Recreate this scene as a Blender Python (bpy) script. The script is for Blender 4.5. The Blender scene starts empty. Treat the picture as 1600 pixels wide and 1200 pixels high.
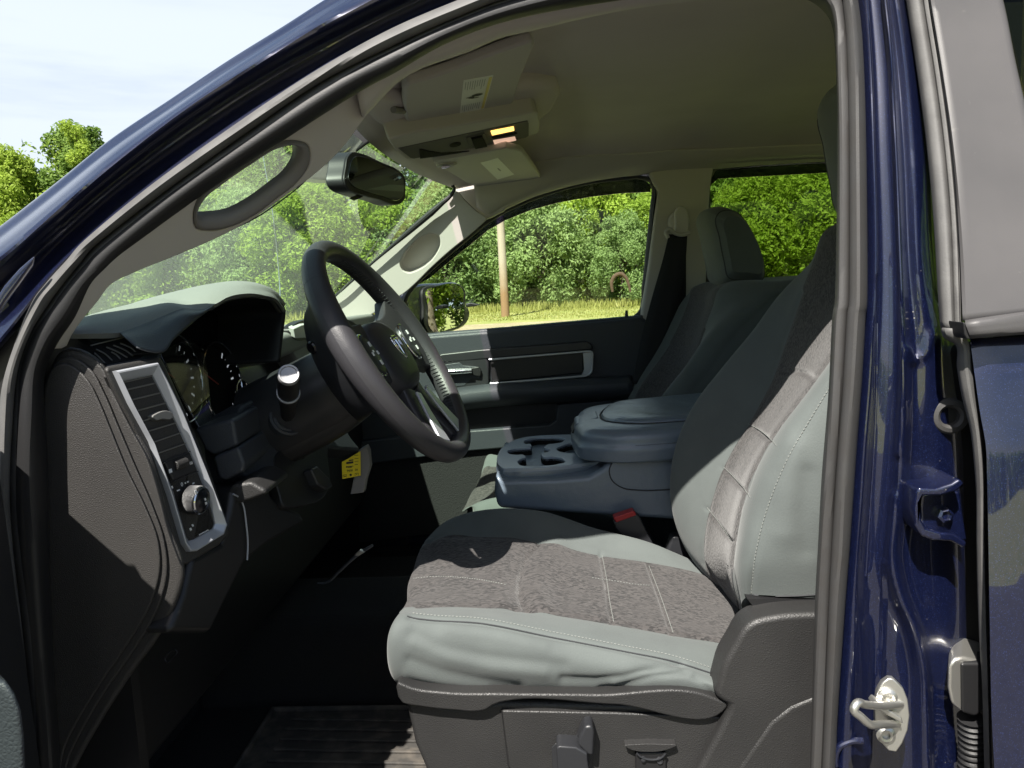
import bpy, bmesh, math, random
import numpy as np
from mathutils import Vector
from mathutils.bvhtree import BVHTree
R = math.radians
SC = bpy.context.scene
COL = SC.collection

# ---------------------------------------------------------------- camera
FPX = 1200.0                      # focal length in photograph pixels (1600 wide)
PSI, PIT, RHO = R(3.0), R(8.06), R(2.4)
EYE = np.array([0.0, 0.0, 1.5])
FW = np.array([-math.sin(PSI)*math.cos(PIT), math.cos(PSI)*math.cos(PIT), -math.sin(PIT)])
_r0 = np.array([math.cos(PSI), math.sin(PSI), 0.0]); _u0 = np.cross(_r0, FW)
RT = math.cos(RHO)*_r0 - math.sin(RHO)*_u0
UP = math.sin(RHO)*_r0 + math.cos(RHO)*_u0
cam = bpy.data.cameras.new('camera'); camo = bpy.data.objects.new('camera', cam); COL.objects.link(camo)
cam.sensor_fit = 'HORIZONTAL'; cam.sensor_width = 36.0; cam.lens = 36.0*FPX/1600.0
cam.clip_start = 0.02; cam.clip_end = 4000
from mathutils import Matrix
camo.matrix_world = Matrix(((RT[0], UP[0], -FW[0], EYE[0]), (RT[1], UP[1], -FW[1], EYE[1]), (RT[2], UP[2], -FW[2], EYE[2]), (0, 0, 0, 1)))
SC.camera = camo

# ---------------------------------------------------------------- light
SUND = np.array([0.40, 1.0, -1.50]); SUND /= np.linalg.norm(SUND)     # the way the sunlight travels
w = bpy.data.worlds.new('World'); SC.world = w; w.use_nodes = True
nt = w.node_tree; nt.nodes.clear()
out = nt.nodes.new('ShaderNodeOutputWorld'); bg = nt.nodes.new('ShaderNodeBackground')
sky = nt.nodes.new('ShaderNodeTexSky'); sky.sky_type = 'NISHITA'; sky.sun_disc = False
sky.sun_elevation = math.asin(-SUND[2]); sky.sun_rotation = math.atan2(-SUND[0], -SUND[1])
sky.air_density = 1.0; sky.dust_density = 1.6; sky.ozone_density = 1.0
tc = nt.nodes.new('ShaderNodeTexCoord'); mp = nt.nodes.new('ShaderNodeMapping'); mp.inputs['Scale'].default_value = (0.8, 0.8, 6.0)
cn = nt.nodes.new('ShaderNodeTexNoise'); cn.inputs['Scale'].default_value = 2.6; cn.inputs['Detail'].default_value = 8; cn.inputs['Roughness'].default_value = 0.58
cr_ = nt.nodes.new('ShaderNodeValToRGB'); cr_.color_ramp.elements[0].position = 0.42; cr_.color_ramp.elements[1].position = 0.68
mx = nt.nodes.new('ShaderNodeMix'); mx.data_type = 'RGBA'
mx.inputs['B'].default_value = (7.4, 8.2, 9.4, 1)
L = nt.links.new
sxyz = nt.nodes.new('ShaderNodeSeparateXYZ'); L(tc.outputs['Generated'], sxyz.inputs[0])
def mrange(sock, a, b, c=0.0, d=1.0):
    n = nt.nodes.new('ShaderNodeMapRange'); n.interpolation_type = 'SMOOTHSTEP'
    for k, x in zip(('From Min', 'From Max', 'To Min', 'To Max'), (a, b, c, d)): n.inputs[k].default_value = x
    L(sock, n.inputs['Value']); return n.outputs['Result']
def mmul(a, b):
    n = nt.nodes.new('ShaderNodeMath'); n.operation = 'MULTIPLY'; L(a, n.inputs[0])
    L(b, n.inputs[1]) if not isinstance(b, float) else setattr(n.inputs[1], 'default_value', b); return n.outputs[0]
def mmax(a, b):
    n = nt.nodes.new('ShaderNodeMath'); n.operation = 'MAXIMUM'; L(a, n.inputs[0]); L(b, n.inputs[1]); return n.outputs[0]
L(tc.outputs['Generated'], mp.inputs['Vector']); L(mp.outputs['Vector'], cn.inputs['Vector']); L(cn.outputs['Fac'], cr_.inputs['Fac'])
bank = mmul(mrange(sxyz.outputs['Z'], 0.52, 0.28), mrange(sxyz.outputs['Y'], 0.1, 0.5))      # a bright veil of cloud low down ahead
cov = mmax(mmul(cr_.outputs['Color'], 0.33), mmul(bank, mrange(cn.outputs['Fac'], 0.25, 0.55, 0.72, 1.0)))
L(cov, mx.inputs['Factor'])
L(sky.outputs['Color'], mx.inputs['A']); L(mx.outputs['Result'], bg.inputs['Color']); bg.inputs['Strength'].default_value = 0.05
L(bg.outputs['Background'], out.inputs['Surface'])
sd = bpy.data.lights.new('sun', 'SUN'); so = bpy.data.objects.new('sun', sd); COL.objects.link(so)
sd.energy = 5.0; sd.angle = R(0.5); sd.color = (1.0, 0.95, 0.87)
so.rotation_euler = Vector(SUND).to_track_quat('-Z', 'Y').to_euler(); so.location = (-8, -20, 26)
SC.view_settings.view_transform = 'Standard'; SC.view_settings.look = 'None'
SC.view_settings.exposure = 1.25; SC.view_settings.gamma = 1.0; SC.view_settings.use_curve_mapping = False
SC.render.engine = 'CYCLES'
SC.cycles.use_denoising = True
SC.cycles.max_bounces = 10; SC.cycles.transparent_max_bounces = 16; SC.cycles.caustics_reflective = False; SC.cycles.caustics_refractive = False
SC.cycles.sample_clamp_indirect = 6.0

# ---------------------------------------------------------------- geometry helpers
def ray(px, py): return FW + RT*((px-800)/FPX) + UP*((600-py)/FPX)
def W(px, py, Y): d = ray(px, py); return EYE + d*(Y/d[1])              # point of the photo ray at a distance Y across the truck
def WX(px, py, X): d = ray(px, py); return EYE + d*(X/d[0])
def WZ(px, py, Z): d = ray(px, py); return EYE + d*((Z-EYE[2])/d[2])
def WP(px, py, o, n): d = ray(px, py); return EYE + d*(np.dot(o-EYE, n)/np.dot(d, n))
def plane3(a, b, c): n = np.cross(b-a, c-a); return a, n/np.linalg.norm(n)
def WS(pts, Y): return [W(x, y, Y) for x, y in pts]
def proj(P):
    v = np.asarray(P)-EYE; z = v@FW
    return np.stack([800+FPX*(v@RT)/z, 600-FPX*(v@UP)/z], -1)
V = lambda *a: np.array(a, float)
def unit(a): return a/np.linalg.norm(a)

def smooth(pts, n, closed=False, lin=False):
    p = np.array(pts, float)
    if closed: p = np.vstack([p[-1:], p, p[:2]])
    d = np.linalg.norm(np.diff(p, axis=0), axis=1); d[d < 1e-9] = 1e-9
    t = np.concatenate([[0], np.cumsum(np.sqrt(d) if False else d)])
    t0, t1 = (t[1], t[-2]) if closed else (t[0], t[-1])
    s = np.linspace(t0, t1, n, endpoint=not closed)
    k = np.clip(np.searchsorted(t, s, 'right')-1, 0, len(t)-2)
    h = (t[k+1]-t[k]); x = ((s-t[k])/h)[:, None]
    if lin or len(p) == 2: return p[k]*(1-x)+p[k+1]*x
    sl = np.diff(p, axis=0)/d[:, None]
    m = np.empty_like(p); m[0] = sl[0]; m[-1] = sl[-1]
    m[1:-1] = (sl[:-1]*d[1:, None]+sl[1:]*d[:-1, None])/(d[:-1]+d[1:])[:, None]
    h = h[:, None]
    return (2*x**3-3*x**2+1)*p[k]+(x**3-2*x**2+x)*h*m[k]+(-2*x**3+3*x**2)*p[k+1]+(x**3-x**2)*h*m[k+1]

def loftg(rows, nu, nv, closed=False, linv=False, linu=False):
    a = np.stack([smooth(r, nu, lin=linu) for r in rows])           # rows x nu x 3
    return np.stack([smooth(a[:, i], nv, closed=closed, lin=linv) for i in range(nu)], 1)   # nv x nu x 3

def gnormals(P, closed=False):
    du = np.gradient(P, axis=1)
    dv = np.gradient(np.concatenate([P[-2:], P, P[:2]]), axis=0)[2:-2] if closed else np.gradient(P, axis=0)
    n = np.cross(du, dv); return n/np.maximum(np.linalg.norm(n, axis=-1, keepdims=True), 1e-12)

def pdist(xy, line):
    """pixel distance of points (..,2) to a polyline"""
    l = np.array(line, float); best = np.full(xy.shape[:-1], 1e9)
    for a, b in zip(l[:-1], l[1:]):
        ab = b-a; t = np.clip(((xy-a)@ab)/max(ab@ab, 1e-9), 0, 1)
        best = np.minimum(best, np.linalg.norm(xy-(a+t[..., None]*ab), axis=-1))
    return best

class MB:
    def __init__(s): s.v = []; s.f = []; s.m = []
    def add(s, v, f, m=0):
        o = len(s.v); s.v += [tuple(map(float, x)) for x in v]
        for i, q in enumerate(f): s.f.append([o+j for j in q]); s.m.append(m if isinstance(m, int) else m[i])
        return s
    def grid(s, P, m=0, closed=False, caps=False):
        nv, nu = P.shape[:2]; f = []; mm = []
        for j in range(nv if closed else nv-1):
            for i in range(nu-1):
                f.append((j*nu+i, j*nu+i+1, ((j+1) % nv)*nu+i+1, ((j+1) % nv)*nu+i)); mm.append(m(j/(nv-1), i/(nu-1)) if callable(m) else m)
        if caps:
            for i in (0, nu-1):
                f.append([j*nu+i for j in range(nv)]); mm.append(m(0, i/(nu-1)) if callable(m) else m)
        return s.add(P.reshape(-1, 3), f, mm)
    def prism(s, poly, off, m=0):
        n = len(poly); p = [np.array(q, float) for q in poly]; off = np.array(off, float)
        f = [list(range(n)), list(range(2*n-1, n-1, -1))]+[(i, (i+1) % n, n+(i+1) % n, n+i) for i in range(n)]
        return s.add(p+[q+off for q in p], f, m)
    def box(s, c, dx, dy, dz, m=0):
        c = np.array(c, float); dx, dy, dz = map(np.array, (dx, dy, dz))
        return s.prism([c-dx-dy-dz, c+dx-dy-dz, c+dx+dy-dz, c-dx+dy-dz], 2*dz, m)
    def tube(s, path, r, seg=12, m=0, n=None, closed=False, caps=True, flat=1.0, up=None):
        P = smooth(path, n or max(2, len(path)*4), closed=closed) if n != 0 else np.array(path, float)
        k = len(P); T = np.gradient(P, axis=0) if not closed else (np.roll(P, -1, 0)-np.roll(P, 1, 0))
        T /= np.maximum(np.linalg.norm(T, axis=1, keepdims=True), 1e-12)
        rr = np.full(k, r, float) if np.isscalar(r) else np.interp(np.linspace(0, 1, k), np.linspace(0, 1, len(r)), r)
        u = np.array(up, float) if up is not None else (V(0, 0, 1) if abs(T[0][2]) < .9 else V(1, 0, 0)); rings = []
        for i in range(k):
            a = u-T[i]*(u@T[i]); a = unit(a); b = np.cross(T[i], a)
            if up is None: u = a
            th = np.linspace(0, 2*math.pi, seg, endpoint=False)
            rings.append(P[i]+rr[i]*(np.cos(th)[:, None]*a*flat+np.sin(th)[:, None]*b))
        f = []
        for i in range(k if closed else k-1):
            for j in range(seg): f.append((i*seg+j, i*seg+(j+1) % seg, ((i+1) % k)*seg+(j+1) % seg, ((i+1) % k)*seg+j))
        if caps and not closed: f += [list(range(seg-1, -1, -1)), [(k-1)*seg+j for j in range(seg)]]
        return s.add(np.concatenate(rings), f, m)
    def lathe(s, o, axis, prof, seg=32, m=0):
        """prof: list of (radius, distance along the axis)"""
        axis = unit(np.array(axis, float)); a = unit(np.cross(axis, V(0.31, 0.77, 0.2))); b = np.cross(axis, a); th = np.linspace(0, 2*math.pi, seg, endpoint=False)
        v = [np.array(o)+axis*h+r*(math.cos(t)*a+math.sin(t)*b) for r, h in prof for t in th]; f = []
        for i in range(len(prof)-1):
            for j in range(seg): f.append((i*seg+j, i*seg+(j+1) % seg, (i+1)*seg+(j+1) % seg, (i+1)*seg+j))
        f += [list(range(seg)), [(len(prof)-1)*seg+j for j in range(seg)]]
        return s.add(v, f, m)
    def build(s, name, mats, parent=None, bevel=0, seg=3, smooth_=True, solid=0, angle=35, recalc=True):
        me = bpy.data.meshes.new(name); me.from_pydata(s.v, [], s.f)
        return finish(me, name, mats, parent, s.m, bevel, seg, smooth_, solid, angle, recalc)

def finish(me, name, mats, parent, midx=None, bevel=0, seg=3, smooth_=True, solid=0, angle=35, recalc=True):
    for m in (mats if isinstance(mats, (list, tuple)) else [mats]): me.materials.append(m)
    if midx is not None: me.polygons.foreach_set('material_index', midx)
    if recalc:
        bm = bmesh.new(); bm.from_mesh(me); bmesh.ops.recalc_face_normals(bm, faces=bm.faces); bm.to_mesh(me); bm.free()
    o = bpy.data.objects.new(name, me); COL.objects.link(o)
    if parent:
        if parent.parent and parent.parent.parent: parent = parent.parent      # thing > part > sub-part, no deeper
        o.parent = parent
        if parent.type == 'EMPTY': o.matrix_parent_inverse = Matrix.Translation(parent.location).inverted()
    if smooth_:
        me.polygons.foreach_set('use_smooth', [True]*len(me.polygons))
        me.set_sharp_from_angle(angle=R(angle))
    if solid:
        md = o.modifiers.new('solid', 'SOLIDIFY'); md.thickness = solid; md.offset = 0
    if bevel:
        md = o.modifiers.new('bevel', 'BEVEL'); md.width = bevel; md.segments = seg; md.limit_method = 'ANGLE'; md.angle_limit = R(32); md.harden_normals = False
        me.polygons.foreach_set('use_smooth', [True]*len(me.polygons))
        try: me.attributes.remove(me.attributes['sharp_edge'])
        except Exception: pass
        wn = o.modifiers.new('wn', 'WEIGHTED_NORMAL'); wn.keep_sharp = False
    return o

def plate(name, outline, holes, mats, parent, depth, bevel=0.0015, res=2, round_=0):
    """flat plate with holes: outline and holes are world points lying on one plane"""
    o = np.array(outline[0]); pts = np.array(outline)
    n = V(0, 0, 0)
    for a, b in zip(pts, np.roll(pts, -1, 0)): n += np.cross(a-o, b-o)
    n = unit(n)
    if n@(EYE-o) < 0: n = -n
    u = unit(pts[1]-pts[0]); u = unit(u-n*(u@n)); v = np.cross(n, u)
    cu = bpy.data.curves.new(name, 'CURVE'); cu.dimensions = '2D'; cu.fill_mode = 'BOTH'; cu.extrude = depth/2; cu.bevel_depth = bevel; cu.bevel_resolution = res; cu.offset = -bevel
    for loop in [outline]+holes:
        sp = cu.splines.new('POLY'); q = [((np.array(p)-o)@u, (np.array(p)-o)@v) for p in loop]
        sp.points.add(len(q)-1); sp.use_cyclic_u = True
        for k, (x, y) in enumerate(q): sp.points[k].co = (x, y, 0, 1)
    co = bpy.data.objects.new('tmp', cu); COL.objects.link(co)
    bpy.context.view_layer.update(); dg = bpy.context.evaluated_depsgraph_get()
    me = bpy.data.meshes.new_from_object(co.evaluated_get(dg)); bpy.data.objects.remove(co); bpy.data.curves.remove(cu)
    c = o-n*(depth/2)
    me.transform(Matrix(((u[0], v[0], n[0], c[0]), (u[1], v[1], n[1], c[1]), (u[2], v[2], n[2], c[2]), (0, 0, 0, 1))))
    me.name = name; me.materials.clear()
    return finish(me, name, mats, parent, None, 0, 0, True, 0, 40, False)

def text_mesh(s, size, o, u, v, lift=0.0):
    cu = bpy.data.curves.new('t', 'FONT'); cu.body = s; cu.size = size; cu.extrude = 0.0002; cu.align_x = 'CENTER'; cu.align_y = 'CENTER'
    co = bpy.data.objects.new('tmp', cu); COL.objects.link(co); bpy.context.view_layer.update()
    me = bpy.data.meshes.new_from_object(co.evaluated_get(bpy.context.evaluated_depsgraph_get())); bpy.data.objects.remove(co); bpy.data.curves.remove(cu)
    u = unit(np.array(u)); v = unit(np.array(v)); n = np.cross(u, v); c = np.array(o)+n*lift
    vs = [c+u*q.co.x+v*q.co.y+n*q.co.z for q in me.vertices]; fs = [list(p.vertices) for p in me.polygons]; bpy.data.meshes.remove(me)
    return vs, fs

def bvh_of(o):
    dg = bpy.context.evaluated_depsgraph_get(); bpy.context.view_layer.update()
    return BVHTree.FromObject(o, bpy.context.evaluated_depsgraph_get())
def hit(b, px, py, y0=0.3):
    d = ray(px, py); st = EYE+d*(y0/d[1]); l, n, i, t = b.ray_cast(Vector(st), Vector(d))
    if l is None: return None
    n = np.array(n); n = n if n@d < 0 else -n
    return np.array(l), n
def on_surface(b, line, n, y0=0.3, lift=0.0):
    res = []
    for x, y in smooth([(a, c, 0) for a, c in line], n)[:, :2]:
        h = hit(b, x, y, y0)
        if h is not None: res.append(h[0]+h[1]*lift)
    return res
def stitch(mb, pts, on=0.5, r=0.0006, m=0, step=0.005, sub=3):
    P = np.array(pts)
    if len(P) < 2: return
    d = np.concatenate([[0], np.cumsum(np.linalg.norm(np.diff(P, axis=0), axis=1))]); s = 0
    while s+step*on < d[-1]:
        q = [np.array([np.interp(x, d, P[:, k]) for k in range(3)]) for x in (s, s+step*on)]
        mb.tube(q, r, 5, m, n=0); s += step

def tag(o, label=None, cat=None, group=None, kind=None):
    for k, x in (('label', label), ('category', cat), ('group', group), ('kind', kind)):
        if x: o[k] = x
    return o
def thing(name, loc, label, cat, group=None):
    o = bpy.data.objects.new(name, None); COL.objects.link(o); o.location = loc; o.empty_display_size = 0.2
    bpy.context.view_layer.update()
    return tag(o, label, cat, group)

# ---------------------------------------------------------------- materials
def mat(name, base, rough=0.5, metal=0.0, bump=None, var=None, coat=0, spec=0.5, sheen=0, coords='Object', extra=None):
    """bump: list of (kind, scale, strength, distance); var: (kind, scale, colour b, lo, hi)"""
    m = bpy.data.materials.new(name); m.use_nodes = True; t = m.node_tree; p = t.nodes['Principled BSDF']; lk = t.links.new
    p.inputs['Base Color'].default_value = (*base, 1); p.inputs['Roughness'].default_value = rough; p.inputs['Metallic'].default_value = metal
    p.inputs['Specular IOR Level'].default_value = spec
    if coat: p.inputs['Coat Weight'].default_value = coat; p.inputs['Coat Roughness'].default_value = 0.025
    if sheen: p.inputs['Sheen Weight'].default_value = sheen; p.inputs['Sheen Roughness'].default_value = 0.5
    co = t.nodes.new('ShaderNodeTexCoord')
    def tex(kind, scale, stretch=None):
        vec = co.outputs[coords]
        if stretch:
            mpn = t.nodes.new('ShaderNodeMapping'); mpn.inputs['Scale'].default_value = stretch; lk(vec, mpn.inputs['Vector']); vec = mpn.outputs['Vector']
        if kind == 'noise':
            n = t.nodes.new('ShaderNodeTexNoise'); n.inputs['Scale'].default_value = scale; n.inputs['Detail'].default_value = 4; o_ = n.outputs['Fac']
        elif kind == 'vor':
            n = t.nodes.new('ShaderNodeTexVoronoi'); n.inputs['Scale'].default_value = scale; o_ = n.outputs['Distance']
        elif kind == 'cell':
            n = t.nodes.new('ShaderNodeTexVoronoi'); n.inputs['Scale'].default_value = scale; o_ = n.outputs['Color']
        elif kind == 'crack':
            n = t.nodes.new('ShaderNodeTexVoronoi'); n.feature = 'DISTANCE_TO_EDGE'; n.inputs['Scale'].default_value = scale; o_ = n.outputs['Distance']
        elif kind == 'wave':
            n = t.nodes.new('ShaderNodeTexWave'); n.inputs['Scale'].default_value = scale; n.inputs['Distortion'].default_value = 1.5; o_ = n.outputs['Fac']
        lk(vec, n.inputs['Vector']); return o_
    if var:
        vs = var if isinstance(var, list) else [var]; prev = None
        for kind, scale, b, lo, hi, *st in vs:
            r_ = t.nodes.new('ShaderNodeMapRange'); r_.inputs['From Min'].default_value = lo; r_.inputs['From Max'].default_value = hi
            x = t.nodes.new('ShaderNodeMix'); x.data_type = 'RGBA'; lk(tex(kind, scale, st[0] if st else None), r_.inputs['Value']); lk(r_.outputs['Result'], x.inputs['Factor'])
            x.inputs['A'].default_value = (*base, 1); x.inputs['B'].default_value = (*b, 1)
            if prev is not None: lk(prev, x.inputs['A'])
            prev = x.outputs['Result']
        lk(prev, p.inputs['Base Color'])
    prevn = None
    for bb in (bump or []):
        kind, scale, st, dist = bb[:4]
        b = t.nodes.new('ShaderNodeBump'); b.inputs['Strength'].default_value = st; b.inputs['Distance'].default_value = dist
        lk(tex(kind, scale, bb[4] if len(bb) > 4 else None), b.inputs['Height'])
        if prevn is not None: lk(prevn, b.inputs['Normal'])
        prevn = b.outputs['Normal']
    if prevn is not None: lk(prevn, p.inputs['Normal'])
    if extra: extra(m, t, p, lk, tex)
    return m

GR = [('crack', 330, .55, .0012), ('noise', 900, .25, .0006)]
def flake(m, t, p, lk, tex):
    r_ = t.nodes.new('ShaderNodeMapRange'); r_.inputs['From Min'].default_value = 0.90; r_.inputs['From Max'].default_value = 1.0; r_.inputs['To Max'].default_value = 0.8; p.inputs['Coat IOR'].default_value = 1.75
    sp = t.nodes.new('ShaderNodeSeparateColor'); lk(tex('cell', 1500), sp.inputs['Color']); lk(sp.outputs[0], r_.inputs['Value'])
    x = t.nodes.new('ShaderNodeMix'); x.data_type = 'RGBA'; x.inputs['A'].default_value = (0.0027, 0.005, 0.026, 1); x.inputs['B'].default_value = (0.022, 0.038, 0.135, 1)
    lk(r_.outputs['Result'], x.inputs['Factor']); lk(x.outputs['Result'], p.inputs['Base Color'])
PAINT = mat('navy_metallic_paint', (0.004, 0.008, 0.045), 0.38, 0.3, coat=1.0, extra=flake)
def speck(m, t, p, lk, tex):
    flake(m, t, p, lk, tex); b = p.inputs['Base Color'].links[0].from_socket
    r_ = t.nodes.new('ShaderNodeMapRange'); r_.inputs['From Min'].default_value = 0.10; r_.inputs['From Max'].default_value = 0.05; lk(tex('vor', 95), r_.inputs['Value'])
    n_ = t.nodes.new('ShaderNodeMapRange'); n_.inputs['From Min'].default_value = 0.58; n_.inputs['From Max'].default_value = 0.68; lk(tex('noise', 14), n_.inputs['Value'])
    a = t.nodes.new('ShaderNodeMath'); a.operation = 'MULTIPLY'; lk(r_.outputs[0], a.inputs[0]); lk(n_.outputs[0], a.inputs[1])
    x = t.nodes.new('ShaderNodeMix'); x.data_type = 'RGBA'; lk(a.outputs[0], x.inputs['Factor']); lk(b, x.inputs['A']); x.inputs['B'].default_value = (.26, .25, .24, 1); lk(x.outputs['Result'], p.inputs['Base Color'])
    c = t.nodes.new('ShaderNodeMath'); c.operation = 'SUBTRACT'; c.inputs[0].default_value = 1.0; lk(a.outputs[0], c.inputs[1]); lk(c.outputs[0], p.inputs['Coat Weight'])
PAINTJ = mat('dusty_navy_jamb_paint', (0.004, 0.008, 0.045), 0.38, 0.3, coat=1.0, extra=speck)
RUB = mat('black_rubber', (0.012, 0.012, 0.013), 0.55, bump=[('noise', 500, .2, .001)])
SEAL = mat('grey_weatherstrip', (0.042, 0.041, 0.041), 0.6, bump=[('noise', 700, .25, .0008)], var=('noise', 40, (0.04, 0.038, 0.037), .4, .65))
SEALL = mat('pale_weatherstrip', (0.105, 0.103, 0.101), 0.65, bump=[('noise', 600, .3, .0008)], var=('noise', 30, (0.08, 0.078, 0.077), .4, .65))
CHAR = mat('charcoal_grained_plastic', (0.020, 0.0198, 0.0200), 0.48, bump=GR, var=('noise', 9, (0.025, 0.0245, 0.0245), .4, .7))
CHARS = mat('charcoal_smooth_plastic', (0.020, 0.021, 0.024), 0.42, bump=[('noise', 900, .15, .0004)])
DARK = mat('black_plastic', (0.012, 0.012, 0.013), 0.45, bump=[('noise', 800, .15, .0004)])
GLOSSB = mat('gloss_black_panel', (0.008, 0.008, 0.01), 0.16)
DASHP = mat('slate_dash_plastic', (0.036, 0.041, 0.049), 0.5, bump=GR)
CAPM_ = mat('grained_end_panel', (0.034, 0.0325, 0.0315), 0.46, bump=[('crack', 400, .6, .0013), ('noise', 900, .3, .0006)], var=('noise', 9, (0.040, 0.038, 0.0365), .4, .7))
SLAT = mat('sun_lightened_slat', (0.16, 0.16, 0.155), 0.45)  # lighter than the dash plastic, in place of sun catching the slat edges
DASHT = mat('grey_dash_pad', (0.22, 0.225, 0.215), 0.6, bump=GR)
SILV = mat('satin_silver_trim', (0.46, 0.48, 0.52), 0.34, 0.35, bump=[('noise', 900, .06, .0003)])
CHRO = mat('chrome', (0.75, 0.76, 0.78), 0.1, 1.0)
STEEL = mat('zinc_steel', (0.62, 0.61, 0.57), 0.36, 0.9, bump=[('noise', 300, .15, .0006)])
CLOTH = mat('pale_grey_cloth', (0.096, 0.110, 0.107), 0.85, sheen=0.15, bump=[('noise', 480, .3, .0012), ('wave', 260, .1, .0005)], var=('noise', 14, (0.083, 0.095, 0.093), .4, .7))
FABR = mat('charcoal_woven_fabric', (0.060, 0.0545, 0.053), 0.9, sheen=0.15, bump=[('vor', 240, .5, .0013, (.55, 1, 1)), ('noise', 1200, .3, .0006)],
           var=[('cell', 300, (0.013, 0.012, 0.012), .35, .72, (.6, 1, 1)), ('noise', 22, (0.045, 0.041, 0.040), .45, .75)])
THREAD = mat('pale_thread', (0.19, 0.20, 0.19), 0.8)
PIPE = mat('dark_piping', (0.03, 0.032, 0.035), 0.7)
LEATH = mat('black_leather', (0.033, 0.032, 0.036), 0.45, bump=[('crack', 420, .3, .0008), ('noise', 60, .15, .002)])
VINYL = mat('skylight_blue_vinyl', (0.145, 0.185, 0.232), 0.30, spec=0.7, bump=[('crack', 300, .3, .001), ('noise', 26, .35, .006)])  # blue skylight from the door opening is mixed into this base colour
MATTE = mat('matte_black_plastic', (0.012, 0.012, 0.012), 0.9, spec=0.06)
PANEL = mat('grey_console_panel', (0.13, 0.128, 0.118), 0.8, spec=0.1)
TRAY = mat('satin_sky_sheen_tray', (0.31, 0.36, 0.42), 0.25, spec=0.7, bump=[('noise', 900, .1, .0004)])  # pale blue base colour carries the sky's sheen on the tray
HEADL = mat('beige_headliner', (0.58, 0.53, 0.50), 0.95, bump=[('noise', 1400, .3, .0006)], var=('noise', 6, (0.54, 0.49, 0.465), .4, .7))
TRIM = mat('warm_grey_trim', (0.52, 0.49, 0.46), 0.6, bump=[('noise', 900, .2, .0005)])
TRIMD = mat('grey_handle_plastic', (0.19, 0.18, 0.175), 0.55, bump=[('noise', 900, .2, .0005)])
VISOR = mat('beige_visor_vinyl', (0.47, 0.445, 0.42), 0.75, bump=[('noise', 1100, .2, .0004)])
PAPER = mat('white_sticker', (0.72, 0.73, 0.70), 0.6)
INK = mat('black_ink', (0.02, 0.02, 0.02), 0.7)
INKG = mat('grey_print', (0.30, 0.31, 0.30), 0.7)
YEL = mat('yellow_sticker', (0.80, 0.62, 0.02), 0.5)
YELB = mat('pale_yellow_edge', (0.72, 0.60, 0.18), 0.6)
REDP = mat('red_button', (0.32, 0.012, 0.015), 0.4)
WEBB = mat('black_webbing', (0.012, 0.012, 0.014), 0.8, bump=[('wave', 180, .3, .001)])
WHITEM = mat('white_marking', (0.75, 0.76, 0.76), 0.5)
CARPET = mat('black_carpet', (0.018, 0.018, 0.019), 1.0, bump=[('noise', 300, .8, .004)])
MATR = mat('grey_rubber_mat', (0.045, 0.042, 0.039), 0.75, bump=[('noise', 250, .3, .001)], var=('noise', 30, (0.11, 0.096, 0.08), .45, .7))
APPL = mat('grey_pillar_cover', (0.056, 0.0545, 0.056), 0.5, bump=[('noise', 1300, .25, .0005)], var=[('noise', 5, (0.08, 0.076, 0.077), .4, .7), ('noise', 70, (0.10, 0.096, 0.093), .70, .8)])
MIRR = mat('mirror_glass', (0.86, 0.9, 0.88), 0.01, 1.0)
MIRRD = mat('dark_mirror_glass', (0.22, 0.25, 0.23), 0.04, 1.0)
def emit_mat(name, col, st):
    def ex(m, t, p, lk, tex): p.inputs['Emission Color'].default_value = (*col, 1); p.inputs['Emission Strength'].default_value = st
    return mat(name, (0.7, 0.62, 0.5), 0.35, extra=ex)
LAMP = emit_mat('lit_amber_lens', (1.0, 0.55, 0.12), 1.0)
DIAL = emit_mat('glowing_dial_mark', (0.75, 0.82, 0.9), 0.16)  # unlit dial marks given an added glow to show inside the dark hood
LAMP2 = emit_mat('warm_lens', (1.0, 0.62, 0.45), 0.28)
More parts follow.
